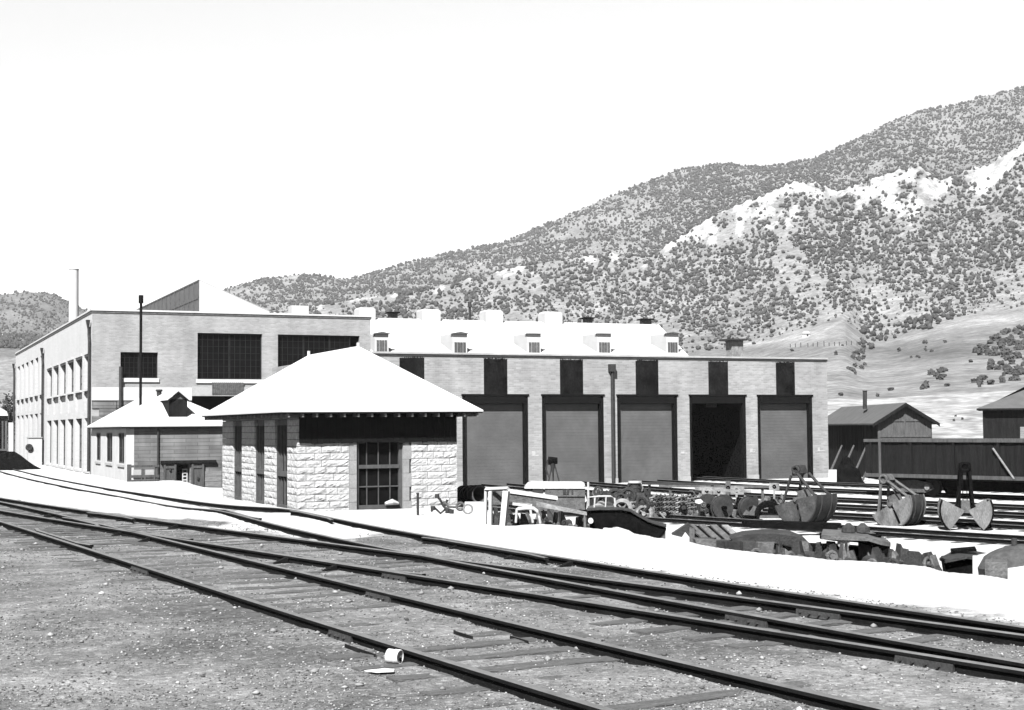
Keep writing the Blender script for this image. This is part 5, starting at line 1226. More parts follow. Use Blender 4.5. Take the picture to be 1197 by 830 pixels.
for k in range(16):
    px = r.uniform(692, 756); Z = r.uniform(51, 55.5); base = gy(px, Z); h = r.uniform(.25, .9) * (1.0 if k % 3 else 1.3); b0 = G(px, Z); sx = r.uniform(.06, .2)
    m = MB(); ya = r.uniform(0, 3); u = np.array([math.cos(ya), math.sin(ya), 0]); v = np.array([-math.sin(ya), math.cos(ya), 0]); w2 = np.array([r.uniform(-.3, .3), r.uniform(-.3, .3), h])
    m.prism([b0 - u * sx - v * .1, b0 + u * sx - v * .1, b0 + u * sx * .6 + v * .12, b0 - u * sx + v * .1], w2); m.tube([b0 + w2 - u * .15, b0 + w2 + u * .15], .07, 8)
    o = m.build('iron_casting', r.choice((dark_iron, mid_iron, dark_iron))); tag(o, 'blocky rusty casting standing in the heap before the third bay door', 'casting', 'castings heaped before the third bay door')
# drum with a pale lid
Z = 52.0; t = scrap('lidded_drum', 'small dark drum with a pale round lid on top of the scrap heap', 'drum', 742, Z)
c0 = S(742.5, 570.5, Z); m = MB(); m.tube([c0 - [0, 0, 1.0], c0 + [0, 0, .18]], .19, 16); m.ring(c0 + [0, 0, .0], (0, 0, 1), .19, .02, 16); m.build('shell', dark_iron, t)
m = MB(); m.tube([c0 + [0, 0, .182], c0 + [0, 0, .25]], .25, 16); m.build('lid', pale_iron, t)
# coil springs standing in rows
for k in range(30):
    row, i = divmod(k, 15); px = 759 + i * 4.9 + row * 2; Z = 53.5 - row * 1.2; g = G(px, Z); h = .62 + .1 * r.random(); pts = [(g[0] + .09 * math.cos(q), g[1] + .09 * math.sin(q), g[2] + h * q / (2 * math.pi * 4)) for q in np.arange(0, 2 * math.pi * 4 + .1, math.pi / 4)]
    m = MB(); m.tube(pts, .036, 5); o = m.build('coil_spring', r.choice((mid_iron, dark_iron, light_iron, mid_iron))); tag(o, 'rusty coil spring standing in the row before the third and fourth bay doors', 'spring', 'coil springs standing in two rows')
# long bars laid over the springs
for k, (x0, y0, x1, y1, Zb) in enumerate(((750, 566.5, 842, 567.5, 56), (770, 569.5, 905, 570.5, 57.5), (812, 573, 878, 576, 52))):
    m = MB(); a, b = S(x0, y0, Zb), S(x1, y1, Zb); m.prism([a, b, b + [0, 0, .09], a + [0, 0, .09]], vd(x0) * .2)
    for q in (.1, .9): c0 = a + (b - a) * q + vd(x0) * .1; m.prism([c0 + [-.06, 0, -.01], c0 + [.06, 0, -.01], c0 + [.06, 0, G((x0 + x1) / 2, Zb)[2] - c0[2]], c0 + [-.06, 0, G((x0 + x1) / 2, Zb)[2] - c0[2]]], vd(x0) * .08)
    o = m.build('steel_bar', (dark_iron, mid_iron, light_iron)[k]); tag(o, ('dark long bar laid on blocks before the third bay door', 'long grey bar on blocks in front of the open bay', 'short pale bar lying over the dark wheelsets')[k], 'bar')
# perforated plates
for k, (px, y0, y1, ww) in enumerate(((826, 569, 578, 8), (840, 570, 578, 8), (851, 562, 578, 3), (861, 568.5, 578, 9), (905, 564.5, 573, 6))):
    Z = 55.0; m = MB(); pbox(m, px - ww, px + ww, y0, y1, Z, .06); gq = gy(px, Z); pbox(m, px - 1.2, px + 1.2, y1 + .05, gq, Z, .05)
    o = m.build('bracket_plate', light_iron if k != 2 else mid_iron); h = MB(); c0 = S(px, (y0 + y1) / 2, Z); h.ring(c0 - vd(px) * .01, vd(px), .05, .025, 12); hh = h.build('bolt_hole_boss', coal, None); hh.parent = o
    tag(o, ('pale bracket plate with a bolt boss, left of the upright strip before the open bay', 'pale bracket plate with a boss, just left of the upright strip', 'narrow upright grey strip plate before the open bay', 'pale bracket plate with a boss, right of the upright strip', 'pale bracket plate standing before the last bay door')[k], 'plate')
# wheelsets
for k, (px, Z, yw, lab) in enumerate(((834, 50.5, R_(20), 'dark wheelset on the ground in front of the open bay, left of two'), (859, 50.0, R_(35), 'dark wheelset in front of the open bay, right of two'))):
    t = thing('wheelset', lab, 'wheelset', G(px, Z), yawv(px) + yw); M4 = np.linalg.inv(INV[t.name]); W = lambda x, y, z: M4[:3, :3] @ T((x, y, z)) + M4[:3, 3]
    for sgn in (-1, 1):
        m = MB(); m.tube([W(0, sgn * .72, .40), W(0, sgn * .84, .40)], .37, 22); m.tube([W(0, sgn * .67, .40), W(0, sgn * .72, .40)], .41, 22); m.build('wheel', dark_iron, t)
    m = MB(); m.tube([W(0, -1.05, .40), W(0, 1.05, .40)], .075, 10); m.build('axle', coal, t)
# white rag like paper on springs
m = MB(); ppoly(m, [(813, 584.5), (819, 583.5), (822, 586.5), (818, 589), (813, 588)], 49.5, .1); o = m.build('white_scrap', white_paper); tag(o, 'small white scrap lying between the springs and the dark wheelsets', 'scrap piece')
# arched brake dome and small hook
Z = 48.0; t = scrap('arched_casting', 'dark arched casting open underneath, left of the leaning bucket', 'casting', 900, Z)
out = [(882 + 17 - 17 * math.cos(q), 603 - 16.5 * math.sin(q)) for q in np.linspace(0, math.pi, 13)]; inn = [(899 - 12 * math.cos(q), 603 - 10 * math.sin(q)) for q in np.linspace(math.pi, 0, 13)]
m = MB(); ppoly(m, out + inn, Z, .9); m.build('arch', coal, t); m = MB(); pbox(m, 884, 915, 602.6, 606, Z + .1, .8); m.build('base', mid_iron, t)
t = scrap('rack_casting', 'low jagged rusty casting left of the dark arch', 'casting', 880, 49.0)
m = MB(); ppoly(m, [(868, 602), (872, 596), (876, 599), (881, 591), (886, 594), (887, 585), (889, 585), (890, 600), (888, 603)], 49.0, .25); m.build('rack', mid_iron, t)

# --- the row right behind the edge of the bank
# dark curved casting
Z = 32.6; t = scrap('curved_casting', 'big smooth dark curved casting lying on the edge of the pale bank', 'casting', 730, Z)
top = [(686, 597.5), (700, 596.5), (716, 596.5), (727, 596.5), (737, 598.5), (746, 604), (758, 610.5), (770, 614.5), (779, 616.5)]
bot = [(779, 620), (772, 628), (766, 632), (745, 626), (735, 620), (722, 616), (705, 617), (700, gy(700, Z)), (690, gy(690, Z)), (689, 608)]
m = MB(); ppoly(m, top + bot, Z, .55); m.build('web', coal, t, bevel=.03)
m = MB(); vs = []; 
for a, b in top: vs += [S(a, b - .4, Z) - vd(a) * .06, S(a, b - .4, Z) + vd(a) * .62, S(a, b - 2.0, Z) + vd(a) * .62, S(a, b - 2.0, Z) - vd(a) * .06]
m.add(vs, [(i * 4 + j, i * 4 + (j + 1) % 4, i * 4 + 4 + (j + 1) % 4, i * 4 + 4 + j) for i in range(len(top) - 1) for j in range(4)] + [(3, 2, 1, 0), tuple(range(len(vs) - 4, len(vs)))]); m.build('flange', dark_iron, t)
m = MB(); pbox(m, 764, 778, 620, gy(771, Z), Z + .05, .45); m.build('foot', mid_iron, t)
# small white barrel end beside
m = MB(); c0 = S(690.5, 609, Z - .2); m.tube([c0, c0 + vd(690) * .25], .06, 10); o = m.build('round_stone', white_trim); tag(o, 'small white round stone under the left end of the dark curved casting', 'stone')
# slanting slat rack
Z = 28.6; t = scrap('slat_rack', 'roof shaped rack of slanting grey plates on the edge of the bank', 'rack', 818, Z)
for k in range(4):
    x = 803 + k * 13.5; y = 612.5 + k * .3; m = MB(); d = 19
    a, b = S(x, y, Z + .7), S(x + 7.5, y, Z + .7); c_, e_ = S(x + 7.5 + d, y + 17, Z - .1), S(x + d, y + 18, Z - .1); nn = np.array([0, 0, -.035])
    m.prism([a, b, c_, e_], nn); m.build('slat', mid_iron if k < 3 else light_iron, t)
m = MB(); m.prism([S(805, 613.8, Z + .72), S(850, 615, Z + .72), S(868, 631, Z - .06), S(824, 631, Z - .06)], (0, 0, -.03)); m.build('back_sheet', coal, t)
m = MB(); ppoly(m, [(785, 625), (804, 612.5), (812, 618), (822, 630), (806, 628), (801, 622), (797, 628)], Z + .3, .5); m.build('end_frame', dark_iron, t)
m = MB(); ppoly(m, [(806, 617), (812, 618.5), (812, gy(809, Z)), (805, gy(809, Z))], Z + .1, .2); m.build('post', mid_iron, t)
m = MB(); ppoly(m, [(812, 622), (870, 632), (880, gy(860, Z - 1)), (812, gy(820, Z))], Z + .6, .4); m.build('base_frame', dark_iron, t)
for k in range(9):
    px = 812 + k * 8.5 + r.uniform(-2, 2); Z = 25.8 - .25 * k + r.uniform(-.2, .2); b0 = G(px, Z); m = MB(); ya = r.uniform(0, 3); u = np.array([math.cos(ya), math.sin(ya), 0]); v = np.array([-math.sin(ya), math.cos(ya), 0]); hh = S(px, 629 + k * .6, Z)[2] - b0[2]
    sz = r.uniform(.1, .2); m.prism([b0 - u * sz - v * .1 - [0, 0, .1], b0 + u * sz - v * .12 - [0, 0, .1], b0 + u * sz * .7 + v * .12 - [0, 0, .1], b0 - u * sz + v * .1 - [0, 0, .1]], u * r.uniform(-.15, .15) + np.array([0, 0, max(hh, .2) + .1])); m.ring(b0 + [0, 0, max(hh, .2) * .7] - vd(px) * .14, vd(px), .07, .03, 12)
    o = m.build('scrap_fitting', r.choice((mid_iron, dark_iron, mid_iron))); tag(o, 'small rusty fitting in the low row between the slat rack and the long dark beam', 'fitting', 'small fittings in the low row on the bank edge')
# long dark trough beam and low mound of metal
Z = 30.0; m = MB(); ppoly(m, [(868, 608.5), (984, 612.5), (978, 620), (866, 616)], Z + 12, .5); o = m.build('dark_beam', coal); tag(o, 'long black beam lying beside the nearest yard track behind the scrap', 'beam')
Z = 24.6; t = scrap('bent_plate', 'low bent dark plate arching over the scrap left of the truck bolster', 'plate', 900, Z)
top = [(852, 629), (868, 624.5), (884, 623), (905, 622.5), (925, 624), (940, 630), (950, 640)]
m = MB(); ppoly(m, top + [(948, gy(948, Z)), (932, gy(935, Z)), (925, 640), (905, 636), (880, 636), (858, 634)], Z, .8); m.build('plate', dark_iron, t, bevel=.02)
m = MB(); ppoly(m, [(860, 634.5), (925, 640), (925, gy(925, Z)), (860, gy(860, Z))], Z + .1, .5); m.build('web', mid_iron, t)
# truck bolster on blocks
Z = 23.8; t = scrap('truck_bolster', 'heavy flat topped railway truck bolster with two knobs resting on slanting blocks', 'truck bolster', 1000, Z)
m = MB(); tp = [S(962, 618.5, Z + 1.0), S(1018, 621, Z + 1.0), S(1032, 627, Z + .8), S(1041, 634, Z), S(1030, 632, Z - .1), S(1015, 627.5, Z - .1), S(960, 625.5, Z - .1)]
m.prism(tp, (0, 0, -.07)); m.build('top_plate', mid_iron, t)
m = MB(); ppoly(m, [(958, 626.5), (1014, 628.5), (1029, 633), (1041, 635.5), (1040, 645), (1032, 651), (1022, 640), (1006, 634.5), (975, 632.5), (958, 630)], Z, .85); m.build('side_casting', coal, t, bevel=.015)
for q in (992, 1008.5): m = MB(); c0 = S(q, 618.5, Z + .5); m.tube([c0 - [0, 0, .05], c0 + [0, 0, .03], c0 + [0, 0, .07], c0 + [0, 0, .1]], [.12, .11, .06, .03], 10); m.build('knob', dark_iron, t)
m = MB(); c0 = S(1022.5, 626, Z + .35); m.ring(c0 + [0, 0, .0], (0, 0, 1), .09, .03, 12); m.build('slot_rim', coal, t)
for k, (x0, x1) in enumerate(((936, 950), (950, 962), (966, 980), (978, 994), (1003, 1028))):
    g0 = gy((x0 + x1) / 2, Z); m = MB(); y0 = 634 + (k % 2) * 2; ppoly(m, [(x0 + 4, y0), (x1 - 2, y0 - 1), (x1 + 4, g0), (x0 - 4, g0)] if k % 2 else [(x0, y0), (x1 - 5, y0 + 1), (x1 + 2, g0), (x0 + 4, g0)], Z + .12 * k % .5, .35); o = m.build('support_block', (mid_iron, dark_iron, mid_iron, light_iron, mid_iron)[k], t)
m = MB(); c0 = S(986, 633.5, Z + .1); m.tube([c0, c0 + vd(986) * -.15], .10, 12); m.build('boss', light_iron, t)
# coupler parts and other lumps right beside the bolster
def lump(name, label, cat, px, Z, ytop, wpx, seed, mats, group=None):
    rr = random.Random(seed); t = scrap(name, label, cat, px, Z, group); g = G(px, Z); top = S(px, ytop, Z)[2]; h = max(top - g[2], .12); w_ = wpx * Z / F
    ya = rr.uniform(-.7, .7) - HEAD; u = T((math.cos(ya), math.sin(ya), 0)); v = T((-math.sin(ya), math.cos(ya), 0)); b = T(g) - [0, 0, .08]
    m = MB(); lo = [b - u * w_ - v * .2, b + u * w_ * .9 - v * .22, b + u * w_ + v * .2, b - u * w_ * .8 + v * .24]
    k = h + .08; sl = rr.uniform(-.25, .25); mid = [p + [0, 0, k * .45] + u * rr.uniform(-.04, .04) for p in lo]
    hi = [b - u * w_ * rr.uniform(.3, .8) - v * .1 + [0, 0, k * (1 - sl * .5)], b + u * w_ * rr.uniform(.3, .7) - v * .12 + [0, 0, k * (.85 + sl * .4)], b + u * w_ * .5 + v * .1 + [0, 0, k * (.85 + sl * .4)], b - u * w_ * .4 + v * .12 + [0, 0, k * (1 - sl * .5)]]
    m.add(lo + mid + hi, [(3, 2, 1, 0), (8, 9, 10, 11)] + [(l * 4 + i, l * 4 + (i + 1) % 4, l * 4 + 4 + (i + 1) % 4, l * 4 + 4 + i) for l in (0, 1) for i in range(4)]); m.build('body', mats[0], t, bevel=.012)
    m = MB(); c0 = b + [0, 0, k * rr.uniform(.5, .8)] - v * .2; ax = v + u * rr.uniform(-.5, .5); ax /= np.linalg.norm(ax); m.ring(c0, ax, rr.uniform(.05, .08), .025, 14); m.tube([c0 - ax * .05, c0 + ax * .2], rr.uniform(.03, .05), 8); m.build('eye', mats[1], t)
    if rr.random() < .6:
        m = MB(); a = b + u * rr.uniform(-.8, .8) * w_ - v * .24 + [0, 0, k * .3]; m.tube([a, a + u * rr.uniform(-.3, .3) + v * -.05 + [0, 0, rr.uniform(-.1, .25)]], .03, 6); m.build('pin', mats[1], t)
    return t
for k, (px, ytop, w_, mt) in enumerate(((1051, 637.5, 6.5, dark_iron), (1060, 641, 5, mid_iron), (1067, 643, 7, dark_iron), (1078, 641, 5, dark_iron), (1086, 646, 7, dark_iron), (1044, 643, 5, mid_iron), (1093, 655, 5, dark_iron), (1072, 649, 6, mid_iron))):
    lump('coupler_part', ('ring eyed coupler part right beside the truck bolster', 'second coupler part from the truck bolster, grey', 'dark broad coupler part in the middle of the row', 'capped dark coupler part near the right end of the row', 'low dark coupler part at the right end of the row', 'small grey coupler part touching the truck bolster', 'smallest dark lump at the very right end of the coupler row', 'grey low coupler part in front of the others')[k], 'coupler part', px, 21.9 - .25 * (k % 3), ytop, w_, 300 + k, (mt, dark_iron if mt is mid_iron else mid_iron))
for k, (xa, xb, ya, yb_) in enumerate(((842, 905, 633, 634), (903, 965, 634.5, 637), (968, 1041, 636, 643), (1042, 1094, 646, 653))):
    Za = float(np.interp((xa + xb) / 2, E_T[:, 0], E_T[:, 1])) + 4.6; m = MB(); a, b = S(xa, ya, Za), S(xb, yb_, Za); zg = G((xa + xb) / 2, Za)[2]; v = vd(xa) * .35
    m.prism([np.array([a[0], a[1], zg - .05]), np.array([b[0], b[1], zg - .05]), b, a], v); o = m.build('scrap_plate', (dark_iron, coal, coal, dark_iron)[k])
    tag(o, ('dark plate standing on edge behind the slat rack end', 'black plate on edge left of the truck bolster', 'black plate on edge right under the truck bolster', 'dark plate on edge behind the coupler parts')[k], 'plate')
for k in range(46):
    px = r.uniform(575, 690); Zq = r.uniform(36, 43); lump('rusty_clutter', 'small dark rusty piece among the clutter behind the white conveyor stand', 'scrap', px, Zq, r.uniform(596, 606), r.uniform(2, 6), 700 + k, (r.choice((dark_iron, mid_iron, coal)), r.choice((dark_iron, mid_iron))), 'rusty clutter behind the conveyor stand')
for k in range(70):
    px = r.uniform(755, 935); Zq = r.uniform(50, 57); lump('iron_clutter', 'small dark iron piece in the long scrap row before the open bay', 'scrap', px, Zq, gy(px, Zq) - r.uniform(6, 22), r.uniform(2.5, 6), 800 + k, (r.choice((dark_iron, mid_iron, coal)), r.choice((dark_iron, mid_iron, light_iron))), 'iron pieces in the long scrap row')
for k in range(60):
    px = r.uniform(905, 1092); lump('scrap_lump', 'jagged rusty lump in the litter under and around the truck bolster', 'scrap', px, np.interp(px, E_T[:, 0], E_T[:, 1]) + r.uniform(1.6, 4.2), np.interp(px, [905, 960, 1040, 1092], [637, 638, 645, 652]) + r.uniform(-2, 5), r.uniform(3, 8), 500 + k, (r.choice((dark_iron, mid_iron, dark_iron)), r.choice((dark_iron, mid_iron))), 'lumps littered around the truck bolster')
# hopper shaped plate with slab and white block
Z = 21.6; t = scrap('hopper_plate', 'dark low hopper plate with a flat slab on top near the right edge', 'hopper', 1125, Z)
m = MB(); m.prism([S(1098, 652, Z + .4), S(1113, 644.5, Z + 1.1), S(1140, 644, Z + 1.2), S(1166, 648.5, Z + .9), S(1158, 654, Z), S(1130, 650, Z - .1), S(1105, 655, Z - .1)], (0, 0, -.04)); m.build('sloping_plate', dark_iron, t)
m = MB(); ppoly(m, [(1100, 654.5), (1130, 651.5), (1157, 655), (1150, gy(1150, Z)), (1112, gy(1112, Z))], Z, .7); m.build('hopper_side', coal, t)
m = MB(); ppoly(m, [(1111, 643.5), (1140, 641), (1142, 644.5), (1112, 647)], Z + .6, .4); m.build('slab', coal, t)
m = MB(); pbox(m, 1137, 1150, 651.5, gy(1143, Z - .4), Z - .4, .3); o = m.build('white_block', pale_conc); tag(o, 'white block standing against the dark hopper plate near the right edge', 'block')
m = MB(); ppoly(m, [(1143, 650), (1158, 647), (1161, 651), (1152, 657)], Z - .15, .2); o = m.build('white_sheet', white_trim); tag(o, 'crooked white sheet lying above the white block near the right edge', 'sheet')
# rounded lid at the right edge, on a grey box with a wheel
Z = 20.6; t = scrap('domed_lid', 'big domed dark lid propped on scrap at the right edge', 'lid', 1190, Z)
c0 = S(1186, 657, Z + .5); m = MB(); rings = 6; n = 24; vs = [c0 + [0, 0, .24]]
for j in range(1, rings + 1):
    for i in range(n): q = 2 * math.pi * i / n; k = j / rings; vs.append(c0 + np.array([RT[0], RT[1], 0]) * (.52 * k * math.cos(q)) + np.array([FW[0], FW[1], 0]) * (.5 * k * math.sin(q)) + np.array([0, 0, .24 * math.sqrt(max(0, 1 - k * k)) - .09 * math.cos(q) * -1 * k]))
m.add(vs, [(0, 1 + i, 1 + (i + 1) % n) for i in range(n)] + [(1 + (j - 1) * n + i, 1 + j * n + i, 1 + j * n + (i + 1) % n, 1 + (j - 1) * n + (i + 1) % n) for j in range(1, rings) for i in range(n)]); m.build('dome', bucket_iron, t, smooth=True)
m = MB(); m.tube([c0 + [0, 0, .2], c0 + [0, 0, .34]], .04, 8); m.build('handle', dark_iron, t)
m = MB(); pbox(m, 1151, 1178, 657.5, gy(1165, Z - .5), Z - .5, .5); pbox(m, 1155, 1160, 655.5, 657.4, Z - .45, .3); o = m.build('grey_box', mid_iron, bevel=.01); tag(o, 'grey metal box under the left rim of the domed lid', 'box')
m = MB(); c1_ = S(1191, gy(1191, Z - .4) - 14, Z - .4); m.ring(c1_, vd(1191), .19, .05, 20, 8); m.tube([c1_ - vd(1191) * .05, c1_ + vd(1191) * .05], .06, 10)
for q in range(5): an = q * 1.2566; m.tube([c1_, c1_ + (np.array([RT[0], RT[1], 0]) * math.cos(an) + T((0, 0, 1)) * math.sin(an)) * .18], .02, 5)
o = m.build('spoked_casting', dark_iron); tag(o, 'spoked iron wheel leaning under the domed lid at the right edge', 'wheel')

# ---------------------------------------------------------------- left side
# low fence by the annex
t = thing('board_fence', 'low weathered post and board fence at the corner of the low annex', 'fence', on(167, 562, Y=OY - 1.2))
Yf = OY - 1.2
for a, b, y0 in ((148.8, 153.6, 543), (166.5, 168.5, 548), (181.5, 184, 546)):
    p, q = on(a, y0, Y=Yf), on(b, 566, Y=Yf); m = MB(); m.box(p[0], q[0], Yf, Yf + .12, q[2] - .3, p[2]); m.build('post', wood_mid, t)
for y0, y1 in ((544, 546), (555.5, 558), (561, 563.5)):
    p, q = on(153.6, y0, Y=Yf), on(186, y1, Y=Yf); m = MB(); m.box(p[0], q[0], Yf - .05, Yf - .004, q[2], p[2]); m.build('rail', wood_mid, t)
for a, b in ((156, 165), (170, 180)):
    p, q = on(a, 549, Y=Yf), on(b, 560, Y=Yf); m = MB(); m.box(p[0], q[0], Yf + .02, Yf + .05, q[2], p[2]); m.build('board_panel', concrete, t)
# boxcar far left
p = G(-16, 136.0); t = thing('wooden_boxcar', 'weathered boxcar with pale roof at the far left edge behind the black coal pile', 'boxcar', p, -HEAD + R_(8))
Z = 136.0
m = MB(); pbox(m, -60, 8.5, 486, 527, Z, 2.8); m.build('body', wood_mid, t)
m = MB(); ppoly(m, [(-62, 486), (9.5, 486), (8, 481), (2, 477.5), (-62, 476)], Z - .2, 3.2); m.build('roof', pale_conc, t)
m = MB(); pbox(m, -61, 9.2, 486.1, 490.5, Z - .12, .1); m.build('fascia', black_steel, t)
for a, b in ((-2, 1.5), (4, 5.2)): m = MB(); pbox(m, a, b, 492, 524, Z - .06, .05); m.build('door_gap', coal, t)
m = MB(); pbox(m, -58, 8, 527.1, 533, Z + .2, 2.3); m.build('underframe', coal, t)
for q in (-40, -28, 1): m = MB(); c0 = S(q, gy(q, Z) - 5.4, Z + .2); m.tube([c0, c0 + vd(q) * .12], .42, 16); m.build('wheel', coal, t)
heap(10, 122.0, 5.6, 1.5, 8, coal, 'coal_pile', 'long black coal pile at the left edge by the boxcar', 'pile', 22); heap(-12, 120.0, 5.2, 1.7, 18, coal, 'coal_pile', 'higher black coal pile cut by the left edge of the photo', 'pile', 22)
m = MB(); pbox(m, 10, 15.5, 494, gy(12, 150), 150.0, .3); o = m.build('sheet_panel', pale_conc); tag(o, 'narrow white upright panel between the boxcar and the long shop', 'panel')
# leafy tree behind it
def small_tree(name, label, px, Z, ytop, wpx, seed):
    g = G(px, Z); top = S(px, ytop, Z); h = top[2] - g[2]; r = np.random.default_rng(seed); t = thing(name, label, 'tree', g)
    m = MB(); m.tube([g, g + [0, 0, h * .45], g + [.1, .1, h * .8]], [.14, .09, .04], 7); m.build('trunk', wood_mid, t)
    m = MB(); W2 = wpx * Z / F / 2
    for k in range(900):
        a = r.normal(size=3); a /= np.linalg.norm(a); q = r.random() ** .4; c0 = g + [0, 0, h * .6] + a * q * np.array([W2, W2, h * .42]) * (1 + .25 * math.sin(k)); u = r.normal(size=3) * .16; v = r.normal(size=3) * .16
        m.add([c0, c0 + u, c0 + u + v, c0 + v], [(0, 1, 2, 3)])
    m.build('crown', leaf, t)
leaf = M('leaf_green_grey', .05, .4, 2, .9)
small_tree('leafy_tree', 'dark leafy tree between the boxcar and the end of the long shop', 10, 190.0, 462, 14, 3)
# hillside cabin and fence posts
Zc_ = far_Z(942, 393.5) or 500
t = thing('hillside_cabin', 'tiny pale cabin standing alone on the light bench of the foothill', 'cabin', S(942, 393.5, Zc_))
m = MB(); pbox(m, 938, 947, 390, 395, Zc_, 2.2); m.build('wall', pale_conc, t)
m = MB(); ppoly(m, [(937.3, 390), (947.8, 390), (945, 387), (940, 387)], Zc_ - .3, 2.8); m.build('roof', roof_white, t)
m = MB(); pbox(m, 943, 945, 391, 394, Zc_ - .05, .05); m.build('door', black_steel, t)
for k in range(14):
    px = 924 + k * 6.4 + r.uniform(-1.5, 1.5); y = 406.5 - k * .25; Zq = far_Z(px, y)
    if not Zq: continue
    b0 = S(px, y, Zq); m = MB(); m.tube([b0 - [0, 0, .3], b0 + [0, 0, 1.0 + .5 * r.random()]], .14, 5); o = m.build('fence_post', wood_mid); tag(o, 'one of the evenly spaced dark fence posts crossing the pale foothill', 'post', 'fence posts crossing the foothill')

# ---------------------------------------------------------------- foreground small things
# white can
g = gnd(461, 776); Zc = colrow(g[0], g[1])[1]; a, b = S(453.5, 767.5, Zc), S(468, 772, Zc - .05); a[2] = b[2] = g[2] + .062
t = thing('white_can', 'crumpled white can lying on its side against the nearest rail', 'can', g)
ax = (b - a) / np.linalg.norm(b - a); m = MB(); n = 20; a_ = np.cross(ax, (0, 0, 1)); a_ /= np.linalg.norm(a_); b_ = np.cross(ax, a_); vs = []
for f_, rr in ((0, .050), (.05, .060), (.35, .061), (.5, .055), (.62, .060), (.95, .060), (1, .056), (1.0, .050), (.93, .048)):
    vs += [a + (b - a) * f_ + rr * (math.cos(q) * a_ + math.sin(q) * b_) * (1 + .04 * math.sin(3 * q + 9 * f_)) for q in np.arange(n) * 2 * math.pi / n]
m.add(vs, [(k * n + i, k * n + (i + 1) % n, (k + 1) * n + (i + 1) % n, (k + 1) * n + i) for k in range(8) for i in range(n)] + [tuple(range(n))]); m.build('body', white_paper, t, smooth=True)
m = MB(); c0 = a + (b - a) * .93; m.tube([c0, c0 + ax * .002], .047, 20); m.build('lid', pale_iron, t); m = MB(); c2_ = b - [0, 0, .02] - ax * .004; m.tube([c2_, c2_ + ax * .006], .018, 10); m.build('opening', coal, t)
# paper scrap
m = MB(); p = [gnd(*q) for q in ((426, 787.5), (450, 785), (461, 786), (460, 788.5), (440, 789.5))]; m.prism([q + [0, 0, .02] for q in p], (0, 0, .006)); o = m.build('paper_scrap', white_paper); tag(o, 'flat white strip of paper on the cinders just below the can', 'paper')
# loose dark sticks
for k, (x0, y0, x1, y1) in enumerate(((403, 757, 440, 769), (530, 741, 553, 747.5), (596, 747, 618, 753))):
    a, b = gnd(x0, y0), gnd(x1, y1); m = MB(); m.prism([a + [0, 0, -.01], b + [0, 0, -.01], b + [0, 0, .025], a + [0, 0, .03]], vd(x0) * .03); o = m.build('wood_sliver', wood_dark); tag(o, ('dark sliver of wood beside the nearest rail left of the can', 'dark sliver lying between the first two rails', 'dark sliver close under the second rail, right of the other')[k], 'sliver')

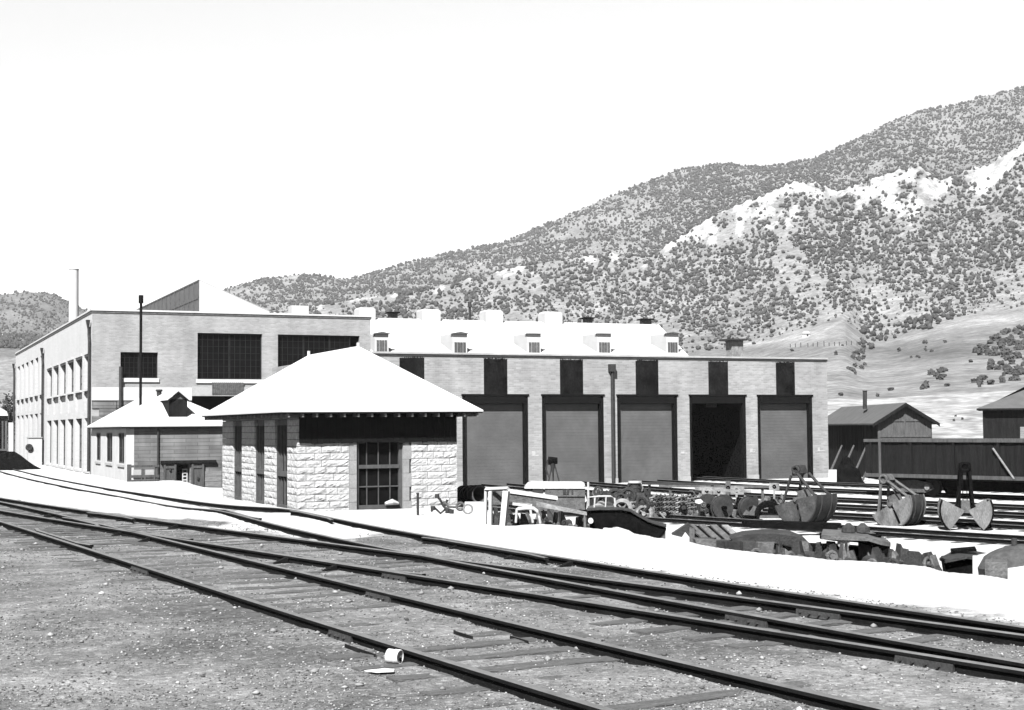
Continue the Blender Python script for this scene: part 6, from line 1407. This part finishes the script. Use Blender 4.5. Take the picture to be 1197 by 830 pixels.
# gravel lying loose on the cinders
def gravel():
    rg = np.random.default_rng(5); protos = []
    for k in range(8):
        v = np.array([(1, 0, 0), (-1, 0, 0), (0, 1, 0), (0, -1, 0), (0, 0, 1), (0, 0, -.6), (.6, .6, .3), (-.6, .5, .4), (.5, -.6, .35), (-.5, -.6, .3)], float) * rg.uniform(.7, 1.3, (10, 1))
        import bmesh
        bm = bmesh.new(); [bm.verts.new(q) for q in v]; bmesh.ops.convex_hull(bm, input=bm.verts[:]); bm.verts.index_update(); vv = [x for x in bm.verts if x.link_faces]; ix = {x: i for i, x in enumerate(vv)}
        protos.append((np.array([x.co[:] for x in vv]), np.array([[ix[x] for x in f.verts] for f in bm.faces]))); bm.free()
    N_ = 75000; Z = np.exp(rg.uniform(math.log(5.2), math.log(30), N_)); px = rg.uniform(-120, 1320, N_)
    L = (px - CX) / F * Z; X = L * RT[0] + Z * FW[0]; Y = L * RT[1] + Z * FW[1]; z = zt(X, Y)
    cl = fbm(X * .9, Y * .9, 3); bl = [(-300, 583), (0, 583), (66, 592), (140, 601), (200, 608), (300, 620), (400, 634), (452, 622), (500, 632), (600, 650), (700, 661), (800, 677), (900, 690), (1000, 703), (1100, 716), (1197, 732), (1400, 760)]
    yb = np.interp(px, [q[0] for q in bl], [q[1] for q in bl]); ys = hz(px) + F * 1.9 / Z; keep = (ys > yb - 6) & (rg.random(N_) < np.clip((cl - .25) * 2.2, .15, 1))
    X, Y, z, Z = X[keep], Y[keep], z[keep], Z[keep]; n = len(X)
    size = np.where(rg.random(n) < .008, rg.uniform(.022, .04, n), rg.uniform(.005, .014, n)) * np.clip(Z / 10, .8, 1.8) ** .5
    sh = KA * np.clip(rg.lognormal(-1.8, .65, n), .03, .34); sh = np.where(rg.random(n) < .05, rg.uniform(.28, .4, n), sh); sh = np.where(size > .03, np.maximum(sh, .16), sh)
    VS, FS, SH, off = [], [], [], 0
    for i in range(n):
        v, f = protos[rg.integers(8)]; t = rg.uniform(0, 6.28); c_, s_ = math.cos(t), math.sin(t); q = v * size[i] * (1, .8, .6)
        q = np.stack([q[:, 0] * c_ - q[:, 1] * s_ + X[i], q[:, 0] * s_ + q[:, 1] * c_ + Y[i], q[:, 2] + z[i] + size[i] * .25], 1); VS.append(q); FS.append(f + off); off += len(q); SH.append(np.full(len(q), sh[i]))
    VS = np.concatenate(VS); FS = np.concatenate(FS); SH = np.concatenate(SH); me = bpy.data.meshes.new('loose_gravel')
    me.vertices.add(len(VS)); me.vertices.foreach_set('co', VS.ravel()); me.loops.add(FS.size); me.loops.foreach_set('vertex_index', FS.ravel()); me.polygons.add(len(FS)); me.polygons.foreach_set('loop_start', np.arange(len(FS)) * 3); me.polygons.foreach_set('loop_total', np.full(len(FS), 3))
    a = me.attributes.new('shade', 'FLOAT', 'POINT'); a.data.foreach_set('value', SH); me.update(); me.materials.append(M('gravel_stone', 1.0, .1, 30, .9, attr='shade')); o = bpy.data.objects.new('loose_gravel', me); COL.objects.link(o); tag(o, 'small loose stones scattered over the cinders', 'gravel', kind='stuff')
gravel()

# thin summer haze round the whole place
m = MB(); m.box(-2600, 3400, -60, 3300, -8, 1500); hz_m = bpy.data.materials.new('haze_air'); hz_m.use_nodes = True; nn = hz_m.node_tree; nn.nodes.clear()
ou = nn.nodes.new('ShaderNodeOutputMaterial'); pv = nn.nodes.new('ShaderNodeVolumePrincipled'); pv.inputs['Color'].default_value = (.96, .96, .96, 1); pv.inputs['Density'].default_value = HAZE; pv.inputs['Anisotropy'].default_value = 0.0
nn.links.new(pv.outputs[0], ou.inputs['Volume']); o = m.build('haze', hz_m); tag(o, 'thin pale air haze over the valley', None, kind='stuff')
